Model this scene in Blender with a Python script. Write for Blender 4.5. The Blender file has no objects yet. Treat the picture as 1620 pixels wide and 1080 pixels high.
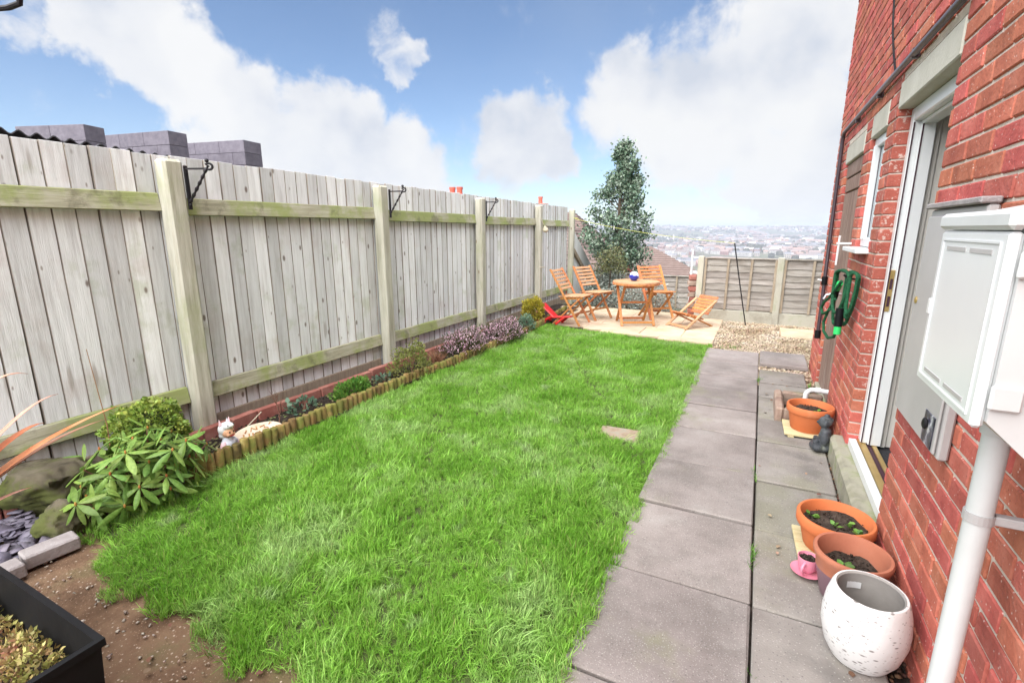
import bpy, math, random
import numpy as np
from mathutils import Vector, Matrix, Euler, noise as mnoise
HAZE_D = .0004
random.seed(7); rng = np.random.default_rng(7)
scene = bpy.context.scene
COL = scene.collection
R = math.radians

# ---------------------------------------------------------------- camera
cam_d = bpy.data.cameras.new('camera'); cam = bpy.data.objects.new('camera', cam_d); COL.objects.link(cam)
cam_d.sensor_width = 36; cam_d.lens = 17.44; cam_d.clip_start = .02; cam_d.clip_end = 9000
cam.location = (0, 0, 1.5); cam.rotation_euler = (R(90 - 12.78), 0, R(26.3))
scene.camera = cam
scene.render.engine = 'CYCLES'; scene.cycles.max_bounces = 6; scene.cycles.diffuse_bounces = 3; scene.cycles.glossy_bounces = 2; scene.cycles.transmission_bounces = 3; scene.cycles.volume_bounces = 0

# ---------------------------------------------------------------- exposure
vs = scene.view_settings
vs.view_transform = 'Standard'; vs.look = 'None'; vs.gamma = 1.0; vs.exposure = 1.75
vs.use_curve_mapping = False

# ---------------------------------------------------------------- node helpers
def nd(t, typ, ins=None, **props):
    n = t.nodes.new(typ)
    for k, v in props.items(): setattr(n, k, v)
    for k, v in (ins or {}).items():
        s = n.inputs[k]
        if isinstance(v, bpy.types.NodeSocket): t.links.new(v, s)
        else: s.default_value = v
    return n
def mth(t, op, a, b=0.0, clamp=False):
    return nd(t, 'ShaderNodeMath', {0: a, 1: b}, operation=op, use_clamp=clamp).outputs[0]
def mixc(t, fac, a, b, blend='MIX'):
    n = nd(t, 'ShaderNodeMix', {0: fac}, data_type='RGBA', blend_type=blend)
    for i, v in ((6, a), (7, b)):
        if isinstance(v, bpy.types.NodeSocket): t.links.new(v, n.inputs[i])
        else: n.inputs[i].default_value = (*v[:3], 1)
    return n.outputs[2]
def ramp(t, fac, stops):
    n = nd(t, 'ShaderNodeValToRGB', {0: fac}); e = n.color_ramp.elements
    while len(e) < len(stops): e.new(.5)
    for i, (p, c) in enumerate(stops):
        e[i].position = p; e[i].color = (*c[:3], 1) if len(c) >= 3 else (c[0], c[0], c[0], 1)
    return n.outputs[0]
def smooth(t, v, lo, hi):
    return nd(t, 'ShaderNodeMapRange', {0: v, 1: lo, 2: hi, 3: 0.0, 4: 1.0}, interpolation_type='SMOOTHSTEP').outputs[0]
def lin(c):
    return tuple((x / 255 / 12.92) if x / 255 <= .04045 else ((x / 255 + .055) / 1.055) ** 2.4 for x in c)

# ---------------------------------------------------------------- world: sky with broken cloud
SUN_TO = Vector((-.05, -.60, .80)).normalized()
world = bpy.data.worlds.new('World'); scene.world = world; world.use_nodes = True
wt = world.node_tree; wt.nodes.clear()
sky = nd(wt, 'ShaderNodeTexSky', sky_type='NISHITA', sun_disc=False)
sky.sun_elevation = math.asin(SUN_TO.z); sky.sun_rotation = math.atan2(SUN_TO.x, SUN_TO.y)
sky.air_density = .85; sky.dust_density = .3; sky.ozone_density = 3.0
wdir = nd(wt, 'ShaderNodeTexCoord').outputs['Generated']
CLOUDS = [(-0.885,0.379,0.270,0.0526),(-0.852,0.457,0.258,0.0906),(-0.814,0.530,0.239,0.1208),(-0.817,0.494,0.297,0.0771),(-0.784,0.595,0.175,0.1192),(-0.821,0.551,0.147,0.0782),(-0.732,0.663,0.157,0.1196),(-0.675,0.724,0.141,0.1169),(-0.609,0.783,0.128,0.1001),(-0.562,0.817,0.129,0.0618),(-0.405,0.899,0.169,0.1098),(-0.450,0.884,0.125,0.0878),(-0.363,0.921,0.141,0.0700),(-0.609,0.729,0.312,0.0556),(-0.592,0.755,0.283,0.0385),(-0.096,0.975,0.202,0.175),(-0.220,0.950,0.220,0.1220),(0.005,0.971,0.239,0.1781),(0.0,0.994,0.11,0.11),(-0.15,0.978,0.14,0.085),(0.075,0.992,0.103,0.1472),(0.073,0.953,0.295,0.1199),(0.05,0.998,0.03,0.085),(-0.272,0.926,0.261,0.0542)]
wn_big = nd(wt, 'ShaderNodeTexNoise', {'Vector': wdir, 'Scale': 2.3, 'Detail': 3.0, 'Roughness': .5}).outputs[0]
warp = nd(wt, 'ShaderNodeTexNoise', {'Vector': wdir, 'Scale': 6.0, 'Detail': 8.0, 'Roughness': .62})
wv = nd(wt, 'ShaderNodeVectorMath', {0: warp.outputs[1], 1: (.5, .5, .5)}, operation='SUBTRACT').outputs[0]
wv = nd(wt, 'ShaderNodeVectorMath', {0: wv, 'Scale': .22}, operation='SCALE').outputs[0]
wdw = nd(wt, 'ShaderNodeVectorMath', {0: wdir, 1: wv}, operation='ADD').outputs[0]
wdw = nd(wt, 'ShaderNodeVectorMath', {0: wdw}, operation='NORMALIZE').outputs[0]
field = None
for x, y, z, r in CLOUDS:
    d = nd(wt, 'ShaderNodeVectorMath', {0: wdw, 1: (x, y, z)}, operation='DOT_PRODUCT').outputs['Value']
    b = mth(wt, 'MULTIPLY', smooth(wt, d, math.cos(r * 1.06), math.cos(r * .1)), 1.0 if r > .062 else .5)
    field = b if field is None else mth(wt, 'MAXIMUM', field, b)
# the rest of the sky carries the same broken cloud
fd = nd(wt, 'ShaderNodeVectorMath', {0: wdir, 1: (-.42, .89, .18)}, operation='DOT_PRODUCT').outputs['Value']
rest = mth(wt, 'MULTIPLY', smooth(wt, wn_big, .42, .6), smooth(wt, fd, .74, .5))
field = mth(wt, 'MAXIMUM', field, rest)
fine = nd(wt, 'ShaderNodeTexNoise', {'Vector': wdir, 'Scale': 11.0, 'Detail': 8.0, 'Roughness': .58, 'Distortion': .3}).outputs[0]
cm = mth(wt, 'ADD', field, mth(wt, 'MULTIPLY', mth(wt, 'SUBTRACT', fine, .5), 1.9))
cmask = smooth(wt, cm, .14, .80)
# thin veil and a pale horizon
sepz = nd(wt, 'ShaderNodeSeparateXYZ', {0: wdir}).outputs[2]
shade_n = nd(wt, 'ShaderNodeTexNoise', {'Vector': wdir, 'Scale': 6.5, 'Detail': 5.0, 'Roughness': .5}).outputs[0]
cloud_col = ramp(wt, shade_n, [(.33, (.195, .21, .238)), (.47, (.25, .256, .268)), (.6, (.275, .277, .28))])
skyc = nd(wt, 'ShaderNodeVectorMath', {0: sky.outputs[0], 'Scale': .05}, operation='SCALE').outputs[0]
skyc = mixc(wt, mth(wt, 'MULTIPLY', smooth(wt, sepz, .18, -.02), .22), skyc, (.17, .20, .24))
skyc = mixc(wt, mth(wt, 'MULTIPLY', smooth(wt, wn_big, .4, .8), .15), skyc, (.20, .225, .25))
wcol = mixc(wt, cmask, skyc, cloud_col)
bg = nd(wt, 'ShaderNodeBackground', {'Color': wcol, 'Strength': 1.0})
wo = nd(wt, 'ShaderNodeOutputWorld', {'Surface': bg.outputs[0]})

# ---------------------------------------------------------------- sun behind thin cloud
sun_d = bpy.data.lights.new('sun', 'SUN'); sun_d.energy = 3.8; sun_d.angle = R(95); sun_d.color = (1, .98, .95)
sun = bpy.data.objects.new('sun', sun_d); COL.objects.link(sun)
sun.rotation_euler = SUN_TO.to_track_quat('Z', 'Y').to_euler(); sun.location = (0, -5, 12)

# ---------------------------------------------------------------- mesh helpers
def cbox(sx, sy, sz, b):
    hx, hy, hz = sx / 2, sy / 2, sz / 2
    b = min(b, hx * .9, hy * .9, hz * .9)
    V, idx = [], {}
    for ix in (-1, 1):
        for iy in (-1, 1):
            for iz in (-1, 1):
                for a in range(3):
                    p = [ix * hx, iy * hy, iz * hz]
                    for k in range(3):
                        if k != a: p[k] -= (ix, iy, iz)[k] * b
                    idx[ix, iy, iz, a] = len(V); V.append(tuple(p))
    F = []
    for a in range(3):
        o = [k for k in range(3) if k != a]
        for s in (-1, 1):
            ring = []
            for u, w in ((-1, -1), (1, -1), (1, 1), (-1, 1)):
                k = [0, 0, 0]; k[a] = s; k[o[0]] = u; k[o[1]] = w
                ring.append(idx[(*k, a)])
            flip = (s > 0) if a == 1 else (s < 0)
            F.append(tuple(reversed(ring)) if flip else tuple(ring))
    for a in range(3):           # edges along axis a
        o = [k for k in range(3) if k != a]
        for u in (-1, 1):
            for w in (-1, 1):
                def key(e, face):
                    k = [0, 0, 0]; k[a] = e; k[o[0]] = u; k[o[1]] = w
                    return idx[(*k, face)]
                q = (key(-1, o[0]), key(1, o[0]), key(1, o[1]), key(-1, o[1]))
                F.append(q)
    for ix in (-1, 1):
        for iy in (-1, 1):
            for iz in (-1, 1):
                F.append(tuple(idx[ix, iy, iz, a] for a in range(3)))
    # make all normals outward
    out = []
    for f in F:
        p = [Vector(V[i]) for i in f]
        n = (p[1] - p[0]).cross(p[2] - p[0]); c = sum(p, Vector()) / len(p)
        out.append(f if n.dot(c) > 0 else tuple(reversed(f)))
    return V, out

class MB:
    def __init__(s): s.v = []; s.f = []
    def add(s, V, F, M=None):
        o = len(s.v)
        s.v += [tuple(M @ Vector(p)) for p in V] if M is not None else [tuple(p) for p in V]
        s.f += [tuple(i + o for i in f) for f in F]; return s
    def box(s, x0, x1, y0, y1, z0, z1, b=.0, M=None):
        if b > 0:
            V, F = cbox(x1 - x0, y1 - y0, z1 - z0, b)
        else:
            hx, hy, hz = (x1 - x0) / 2, (y1 - y0) / 2, (z1 - z0) / 2
            V = [(i * hx, j * hy, k * hz) for i in (-1, 1) for j in (-1, 1) for k in (-1, 1)]
            F = [(0, 1, 3, 2), (4, 6, 7, 5), (0, 4, 5, 1), (2, 3, 7, 6), (0, 2, 6, 4), (1, 5, 7, 3)]
        T = Matrix.Translation(((x0 + x1) / 2, (y0 + y1) / 2, (z0 + z1) / 2))
        return s.add(V, F, (M @ T) if M is not None else T)
    def bar(s, p, q, w, h, b=.003, up=(0, 0, 1)):
        p, q = Vector(p), Vector(q); d = q - p; L = d.length; d.normalize()
        up = Vector(up)
        if abs(d.dot(up)) > .98: up = Vector((1, 0, 0))
        x = d.cross(up).normalized(); z = x.cross(d)
        M = Matrix((x, d, z)).transposed().to_4x4(); M.translation = (p + q) / 2
        V, F = cbox(w, L, h, b); return s.add(V, F, M)
    def tube(s, pts, r, n=8, caps=True):
        pts = [Vector(p) for p in pts]; m = len(pts)
        rr = [r] * m if not hasattr(r, '__len__') else r
        o = len(s.v); t0 = (pts[1] - pts[0]).normalized()
        u = t0.cross(Vector((0, 0, 1)))
        if u.length < .05: u = t0.cross(Vector((1, 0, 0)))
        u.normalize()
        for i in range(m):
            t = (pts[min(i + 1, m - 1)] - pts[max(i - 1, 0)]).normalized()
            u = (u - t * u.dot(t)); u.normalize(); w = t.cross(u)
            for k in range(n):
                a = 2 * math.pi * k / n
                s.v.append(tuple(pts[i] + (u * math.cos(a) + w * math.sin(a)) * rr[i]))
        for i in range(m - 1):
            for k in range(n):
                a, b = o + i * n + k, o + i * n + (k + 1) % n
                s.f.append((a, b, b + n, a + n))
        if caps:
            s.f.append(tuple(o + k for k in reversed(range(n)))); s.f.append(tuple(o + (m - 1) * n + k for k in range(n)))
        return s
    def lathe(s, prof, n=32, c=(0, 0, 0), sx=1.0):
        o = len(s.v); rings = []
        for r, z in prof:
            if r < 1e-6:
                rings.append([len(s.v)]); s.v.append((c[0], c[1], c[2] + z))
            else:
                rings.append(list(range(len(s.v), len(s.v) + n)))
                s.v += [(c[0] + r * sx * math.cos(2 * math.pi * k / n), c[1] + r * math.sin(2 * math.pi * k / n), c[2] + z) for k in range(n)]
        for A, B in zip(rings, rings[1:]):
            for k in range(n):
                k2 = (k + 1) % n
                if len(A) == 1 and len(B) == 1: continue
                if len(A) == 1: s.f.append((A[0], B[k2], B[k]))
                elif len(B) == 1: s.f.append((A[k], A[k2], B[0]))
                else: s.f.append((A[k], A[k2], B[k2], B[k]))
        return s
    def ball(s, c, r, n=14, m=9, M=None):
        if not hasattr(r, '__len__'): r = (r, r, r)
        t = MB(); t.lathe([(math.sin(math.pi * i / m), -math.cos(math.pi * i / m)) for i in range(m + 1)], n)
        S = Matrix.Translation(c) @ (M if M is not None else Matrix()) @ Matrix.Diagonal((*r, 1))
        return s.add(t.v, t.f, S)
    def mesh(s, name):
        me = bpy.data.meshes.new(name); me.from_pydata(s.v, [], s.f); me.update(); return me
    def build(s, name, mat, parent=None, smooth=False, kind=None):
        return obj(name, s.mesh(name), mat, parent, smooth, kind)

def obj(name, me, mat, parent=None, smooth=False, kind=None):
    o = bpy.data.objects.new(name, me); COL.objects.link(o)
    if mat is not None and not me.materials: me.materials.append(mat)
    if smooth:
        me.polygons.foreach_set('use_smooth', [True] * len(me.polygons)); me.set_sharp_from_angle(angle=R(42))
    if parent: o.parent = parent
    if kind: o['kind'] = kind
    return o
def E(name, loc, label, cat, group=None, rz=0):
    o = bpy.data.objects.new(name, None); COL.objects.link(o); o.empty_display_size = .1
    o.location = loc; o.rotation_euler = (0, 0, rz)
    return T(o, label, cat, group)
def T(o, label, cat, group=None):
    o['label'] = label; o['category'] = cat
    if group: o['group'] = group
    return o
def put(o, loc, rz=0): o.location = loc; o.rotation_euler = (0, 0, rz); return o

def merged(name, parts, mat, parent=None, kind=None, smooth=False):
    """parts: list of (V (k,3), F (m,s), R (N,3,3), P (N,3)); one mesh out of many small copies"""
    vs_, ls, ss = [], [], []; off = 0
    for V, F, Rm, P in parts:
        V = np.asarray(V, float); F = np.asarray(F, int); N = len(P)
        if N == 0: continue
        W = np.einsum('nij,kj->nki', Rm, V) + P[:, None, :]
        vs_.append(W.reshape(-1, 3))
        ls.append((F[None] + (np.arange(N) * len(V))[:, None, None] + off).reshape(-1))
        ss.append(np.full(N * len(F), F.shape[1])); off += N * len(V)
    v = np.concatenate(vs_); l = np.concatenate(ls); s = np.concatenate(ss)
    me = bpy.data.meshes.new(name); me.vertices.add(len(v)); me.vertices.foreach_set('co', v.ravel().astype('f4'))
    me.loops.add(len(l)); me.loops.foreach_set('vertex_index', l.astype('i4'))
    me.polygons.add(len(s)); st = np.concatenate([[0], np.cumsum(s)[:-1]])
    me.polygons.foreach_set('loop_start', st.astype('i4')); me.update(calc_edges=True); me.validate()
    return obj(name, me, mat, parent, smooth, kind)
def rrot(N, tilt=None):
    """random rotations; tilt limits the lean from upright"""
    if tilt is None:
        q = rng.normal(size=(N, 4)); q /= np.linalg.norm(q, axis=1)[:, None]
        w, x, y, z = q.T
        return np.stack([np.stack([1 - 2 * (y * y + z * z), 2 * (x * y - z * w), 2 * (x * z + y * w)], -1),
                         np.stack([2 * (x * y + z * w), 1 - 2 * (x * x + z * z), 2 * (y * z - x * w)], -1),
                         np.stack([2 * (x * z - y * w), 2 * (y * z + x * w), 1 - 2 * (x * x + y * y)], -1)], -2)
    a = rng.uniform(0, 6.283, N); b = rng.normal(0, tilt, N); c = rng.uniform(0, 6.283, N)
    def rz(t): o = np.zeros((N, 3, 3)); o[:, 0, 0] = o[:, 1, 1] = np.cos(t); o[:, 0, 1] = -np.sin(t); o[:, 1, 0] = np.sin(t); o[:, 2, 2] = 1; return o
    def rx(t): o = np.zeros((N, 3, 3)); o[:, 1, 1] = o[:, 2, 2] = np.cos(t); o[:, 1, 2] = -np.sin(t); o[:, 2, 1] = np.sin(t); o[:, 0, 0] = 1; return o
    return rz(a) @ rx(b) @ rz(c)
def aim(D, roll=None):
    """rotations that carry +Y onto each direction D (leaf long axis), with random roll"""
    D = D / np.linalg.norm(D, axis=1)[:, None]; N = len(D)
    up = rng.normal(size=(N, 3)) if roll is None else np.tile(np.array(roll, float), (N, 1)) + rng.normal(0, .35, (N, 3))
    x = np.cross(D, up); x /= np.linalg.norm(x, axis=1)[:, None]; z = np.cross(x, D)
    return np.stack([x, D, z], -1)
def scl(Rm, s): return Rm * (s[:, None, None] if np.ndim(s) == 1 else s)
LEAF = ([(0, 0, 0), (.28, .45, .06), (0, 1, -.05), (-.28, .45, .06), (0, .45, 0)], [(0, 1, 4), (1, 2, 4), (2, 3, 4), (3, 0, 4)])
LEAFW = ([(0, 0, 0), (.4, .4, .08), (.22, .85, .02), (0, 1, -.06), (-.22, .85, .02), (-.4, .4, .08), (0, .45, 0)], [(0, 1, 6), (1, 2, 6), (2, 3, 6), (3, 4, 6), (4, 5, 6), (5, 0, 6)])
BLADE = ([(-.05, 0, 0), (.05, 0, 0), (.04, .55, .05), (-.04, .55, .05), (0, 1, -.05)], [(0, 1, 2), (0, 2, 3), (3, 2, 4)])

# ---------------------------------------------------------------- materials
def newmat(name):
    m = bpy.data.materials.new(name); m.use_nodes = True; m.node_tree.nodes.clear(); return m, m.node_tree
def surf(name, cols, scale=6, detail=6, rough=.8, bump=.15, bscale=60, stretch=(1, 1, 1), rand=.12, hue=0.0, spots=(), spec=.3, metal=0.0, world=False, over=(), lo=.3, hi=.7, transl=0.0, coat=0.0):
    """cols spread over a noise; spots = (scale, threshold, colour, amount, stretch); over = (scale, lo, hi, colour, amount) large patches"""
    m, t = newmat(name)
    tc = nd(t, 'ShaderNodeTexCoord'); oi = nd(t, 'ShaderNodeObjectInfo'); geo = nd(t, 'ShaderNodeNewGeometry')
    base = geo.outputs['Position'] if world else tc.outputs['Object']
    offv = nd(t, 'ShaderNodeCombineXYZ', {0: mth(t, 'MULTIPLY', oi.outputs['Random'], 37.0), 1: mth(t, 'MULTIPLY', oi.outputs['Random'], 91.0), 2: mth(t, 'MULTIPLY', oi.outputs['Random'], 53.0)}).outputs[0]
    vec = base if world else nd(t, 'ShaderNodeVectorMath', {0: base, 1: offv}, operation='ADD').outputs[0]
    sv = nd(t, 'ShaderNodeVectorMath', {0: vec, 1: stretch}, operation='MULTIPLY').outputs[0]
    n1 = nd(t, 'ShaderNodeTexNoise', {'Vector': sv, 'Scale': scale, 'Detail': detail, 'Roughness': .6}).outputs[0]
    k = len(cols)
    c = ramp(t, n1, [(lo + (hi - lo) * i / max(k - 1, 1), cc) for i, cc in enumerate(cols)]) if k > 1 else mixc(t, 0.0, cols[0], cols[0])
    for (sc, a, b, cc, amt) in over:
        nn = nd(t, 'ShaderNodeTexNoise', {'Vector': vec, 'Scale': sc, 'Detail': 5.0, 'Roughness': .6}).outputs[0]
        c = mixc(t, mth(t, 'MULTIPLY', smooth(t, nn, a, b), amt), c, cc)
    for sp in spots:
        sc, th, cc, amt = sp[:4]; st = sp[4] if len(sp) > 4 else (1, 1, 1)
        v2 = nd(t, 'ShaderNodeVectorMath', {0: vec, 1: st}, operation='MULTIPLY').outputs[0]
        vd = nd(t, 'ShaderNodeTexVoronoi', {'Vector': v2, 'Scale': sc, 'Randomness': 1.0}).outputs['Distance']
        c = mixc(t, mth(t, 'MULTIPLY', smooth(t, vd, th, th * .45), amt), c, cc)
    if rand > 0:
        rv = mth(t, 'FRACT', mth(t, 'ADD', oi.outputs['Random'], geo.outputs['Random Per Island']))
        f = nd(t, 'ShaderNodeMapRange', {0: rv, 1: 0.0, 2: 1.0, 3: 1 - rand, 4: 1 + rand}).outputs[0]
        hs = nd(t, 'ShaderNodeHueSaturation', {'Color': c, 'Value': f})
        if hue:
            rv2 = mth(t, 'FRACT', mth(t, 'MULTIPLY', rv, 7.31))
            t.links.new(nd(t, 'ShaderNodeMapRange', {0: rv2, 1: 0.0, 2: 1.0, 3: .5 - hue, 4: .5 + hue}).outputs[0], hs.inputs['Hue'])
        c = hs.outputs[0]
    p = nd(t, 'ShaderNodeBsdfPrincipled', {'Base Color': c, 'Roughness': rough, 'Metallic': metal, 'Specular IOR Level': spec, 'Coat Weight': coat})
    if bump > 0:
        n2 = nd(t, 'ShaderNodeTexNoise', {'Vector': sv, 'Scale': bscale, 'Detail': 4.0}).outputs[0]
        hsum = mth(t, 'ADD', n2, mth(t, 'MULTIPLY', n1, .6))
        b = nd(t, 'ShaderNodeBump', {'Height': hsum, 'Strength': bump, 'Distance': .01})
        t.links.new(b.outputs[0], p.inputs['Normal'])
    sh = p.outputs[0]
    if transl > 0:
        tr = nd(t, 'ShaderNodeBsdfTranslucent', {'Color': c})
        sh = nd(t, 'ShaderNodeMixShader', {0: transl, 1: sh, 2: tr.outputs[0]}).outputs[0]
    nd(t, 'ShaderNodeOutputMaterial', {'Surface': sh}); return m
G_ = lambda v: (v, v, v)
M = {}
M['board'] = surf('weathered_board', [(.53, .535, .535), (.68, .70, .705), (.76, .78, .79)], 5, 8, .85, .25, 25, (7, 7, .55), .2, .015,
    spots=((5, .13, (.13, .095, .07), .85, (1.6, 1.6, .8)), (9, .10, (.2, .16, .13), .7, (1.5, 1.5, .6)), (2.6, .14, (.22, .17, .13), .5, (3, 3, .5))), over=((2.2, .54, .74, (.42, .34, .30), .35), (3.1, .55, .72, (.38, .43, .30), .5)))
M['post'] = surf('post_timber', [(.29, .28, .215), (.44, .425, .35), (.55, .54, .47)], 4, 7, .85, .25, 22, (6, 6, .6), .06, .01,
    spots=((4, .12, (.17, .11, .06), .8, (2, 2, .8)),), over=((2.5, .5, .7, (.33, .36, .20), .55),))
M['rail'] = surf('mossy_rail', [(.24, .23, .16), (.36, .35, .25), (.46, .44, .36)], 5, 7, .88, .25, 22, (7, .6, 7), .06, 0,
    over=((3.2, .42, .6, (.24, .29, .085), .8), (6, .55, .68, (.12, .11, .07), .6)))
M['brick'] = surf('red_brick', [(.31, .075, .053), (.41, .11, .076), (.48, .155, .112)], 9, 6, .85, .4, 70, rand=.2, hue=.012,
    spots=((48, .17, (.66, .47, .42), .85), (120, .18, (.5, .27, .22), .5), (40, .14, (.10, .03, .03), .6)), over=((2.5, .58, .78, (.42, .18, .15), .35),))
M['brick_lime'] = surf('lime_streaked_brick', [(.29, .07, .05), (.39, .105, .075)], 9, 6, .8, .35, 90, rand=.1,
    over=((34, .57, .64, (.62, .52, .46), .6), (70, .61, .68, (.6, .46, .40), .55)))
M['mortar'] = surf('mortar', [(.50, .42, .36), (.64, .56, .49)], 14, 6, .95, .4, 80, rand=0)
M['slab'] = surf('concrete_slab', [(.178, .152, .142), (.24, .209, .196), (.288, .257, .242)], 3.0, 8, .9, .3, 160, rand=.09, hue=.006,
    spots=((75, .24, (.46, .43, .41), .4), (50, .2, (.09, .08, .08), .6), (130, .28, (.42, .39, .37), .5)), over=((1.6, .48, .68, (.13, .115, .105), .6), (3.1, .56, .72, (.31, .29, .27), .5), (2.1, .58, .72, (.19, .195, .11), .5)))
M['sand'] = surf('sandstone_slab', [(.40, .30, .20), (.49, .385, .27), (.54, .45, .34)], 3, 7, .85, .2, 70, rand=.08, hue=.008)
M['soil'] = surf('dark_soil', [(.018, .013, .010), (.040, .029, .022), (.075, .055, .043)], 22, 8, .95, .8, 90, rand=.25)
M['earth'] = surf('bare_earth', [(.075, .042, .024), (.15, .09, .055), (.22, .145, .09)], 5, 9, .95, .7, 60, rand=.0,
    spots=((45, .22, (.42, .34, .27), .85), (80, .2, (.36, .25, .18), .8), (30, .12, (.06, .04, .03), .7)), over=((2.5, .5, .66, (.075, .07, .028), .75),))
M['turf'] = surf('turf_soil', [(.045, .06, .018), (.07, .10, .025)], 9, 5, .95, .5, 60, rand=0)
M['gravel'] = surf('golden_gravel', [(.26, .185, .115), (.41, .325, .23), (.51, .44, .355)], 3, 3, .8, .1, 60, rand=.35, hue=.03)
M['slate'] = surf('slate_chip', [(.085, .075, .11), (.15, .135, .18), (.21, .19, .23)], 5, 4, .6, .2, 60, rand=.3, hue=.02, spec=.5)
M['log'] = surf('log_edging', [(.09, .055, .02), (.22, .145, .05), (.30, .23, .09)], 6, 6, .85, .3, 30, (4, 4, .8), .3, .02, over=((7, .44, .6, (.13, .15, .03), .75), (5, .55, .68, (.05, .04, .02), .7)))
M['stone_moss'] = surf('mossy_rock', [(.04, .033, .022), (.10, .085, .058), (.16, .14, .10)], 5, 9, .95, 1.0, 14, rand=.05, over=((4, .42, .58, (.075, .09, .02), .85), (9, .55, .66, (.03, .025, .015), .7)))
M['paver'] = surf('grey_paver', [(.25, .22, .22), (.35, .32, .32)], 12, 7, .9, .4, 80, rand=.06, spots=((60, .2, (.45, .42, .42), .6),))
M['redpaver'] = surf('red_paver', [(.22, .075, .06), (.30, .115, .09), (.38, .19, .15)], 6, 6, .9, .4, 70, rand=.12)
M['concrete'] = surf('old_concrete', [(.28, .26, .21), (.40, .38, .32), (.48, .46, .41)], 4, 8, .9, .3, 60, rand=.05, over=((4, .5, .68, (.23, .25, .13), .5),))
M['lintel'] = surf('stone_lintel', [(.40, .38, .32), (.52, .50, .44)], 4, 8, .9, .25, 60, rand=.04)
M['step'] = surf('mossy_step', [(.20, .19, .13), (.32, .30, .24), (.42, .40, .34)], 5, 8, .92, .4, 40, rand=0, over=((5, .44, .62, (.16, .19, .06), .75), (3, .55, .7, (.1, .09, .07), .5)))
M['lap'] = surf('lap_slat', [(.19, .165, .145), (.29, .262, .235), (.37, .345, .32)], 4, 7, .88, .3, 30, (.8, 6, 6), .14, .01, over=((2.5, .55, .72, (.15, .12, .09), .6),))
M['batten'] = surf('batten', [(.22, .17, .12), (.36, .30, .23)], 5, 6, .88, .2, 30, (6, 6, .8), .1)
M['teak'] = surf('oiled_hardwood', [(.34, .11, .035), (.45, .17, .055), (.52, .24, .09)], 5, 6, .5, .1, 40, (8, 8, 8), .12, .012, spec=.4)
M['pale_teak'] = surf('faded_hardwood', [(.44, .22, .11), (.56, .34, .20)], 5, 6, .6, .1, 40, rand=.1)
M['white'] = surf('white_upvc', [(.62, .63, .64), (.68, .69, .69)], 3, 3, .3, 0, rand=0, spec=.5)
M['offwhite'] = surf('weathered_white_plastic', [(.50, .51, .50), (.59, .60, .60)], 3, 8, .45, .03, 40, rand=0, spec=.45, over=((6, .6, .75, (.45, .45, .42), .4),), spots=((14, .03, (.2, .2, .2), .6),))
M['greybox'] = surf('grey_painted_steel', [(.36, .345, .34), (.43, .41, .405)], 3, 6, .45, .03, 40, rand=0, spec=.4)
M['black'] = surf('black_plastic', [(.005, .005, .006), (.009, .009, .010)], 8, 4, .55, .03, 80, rand=0, spec=.12)
M['iron'] = surf('black_iron', [(.006, .005, .007), (.014, .012, .014)], 20, 4, .55, .1, 120, rand=0, spec=.3)
M['pipe'] = surf('brown_black_pipe', [(.035, .022, .030), (.06, .04, .05)], 6, 3, .3, 0, rand=0, spec=.6)
M['brass'] = surf('brass', [(.55, .38, .14), (.66, .48, .2)], 9, 3, .35, 0, rand=0, metal=.8)
M['rubber'] = surf('dark_gasket', [(.05, .02, .03)], rough=.6, bump=0, rand=0)
M['mat'] = surf('dark_door_mat', [(.012, .012, .015), (.04, .04, .046)], 60, 4, .95, .5, 200, rand=0)
M['cream'] = surf('cream_wall', [(.62, .59, .54), (.66, .63, .58)], 3, 3, .8, 0, rand=0)
M['browndoor'] = surf('weathered_brown_door', [(.15, .085, .065), (.23, .15, .12), (.31, .23, .19)], 5, 7, .8, .2, 25, (7, 7, .5), .08, over=((2, .5, .7, (.36, .29, .25), .5),))
M['terracotta'] = surf('terracotta', [(.46, .12, .04), (.55, .165, .06)], 4, 5, .7, .05, 80, rand=.05, over=((5, .58, .74, (.62, .32, .18), .4),))
M['oldterra'] = surf('worn_terracotta', [(.33, .11, .065), (.44, .17, .10)], 4, 6, .75, .1, 60, rand=.03, over=((4, .52, .7, (.24, .13, .13), .6),))
M['purple'] = surf('purple_glaze', [(.16, .085, .11), (.22, .125, .15)], 5, 5, .4, .03, 60, rand=0, spec=.5)
M['pink'] = surf('pink_ceramic', [(.66, .20, .29), (.74, .29, .37)], 4, 3, .35, 0, rand=0, spec=.5)
M['terrazzo'] = surf('speckled_white_pot', [(.58, .56, .55), (.66, .65, .64)], 4, 5, .7, .2, 60, rand=0,
    spots=((24, .24, (.2, .18, .17), .9, (1, 1, 2.2)), (50, .24, (.27, .25, .24), .85, (1, 1, 2.0))))
M['potin'] = surf('grey_pot_inside', [(.22, .20, .185), (.32, .30, .28)], 6, 5, .8, .1, 60, rand=0)
M['newwood'] = surf('pale_new_timber', [(.46, .38, .20), (.60, .52, .32)], 5, 6, .8, .15, 30, (1, 8, 8), .08)
M['statue'] = surf('dark_resin', [(.02, .022, .026), (.055, .06, .068), (.10, .11, .11)], 14, 6, .55, .3, 60, rand=0, over=((7, .58, .72, (.19, .20, .15), .6),))
M['hose'] = surf('green_ribbed_hose', [(.004, .045, .02), (.015, .115, .045)], 60, 3, .75, .9, 110, rand=.05)
M['hosegreen'] = surf('bright_green_plastic', [(.03, .50, .12)], rough=.4, bump=0, rand=0)
M['red'] = surf('red_plastic', [(.56, .016, .022), (.64, .03, .03)], 4, 3, .35, 0, rand=0, spec=.5)
M['skin'] = surf('painted_face', [(.62, .32, .18), (.68, .40, .26)], 9, 3, .5, 0, rand=0)
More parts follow.
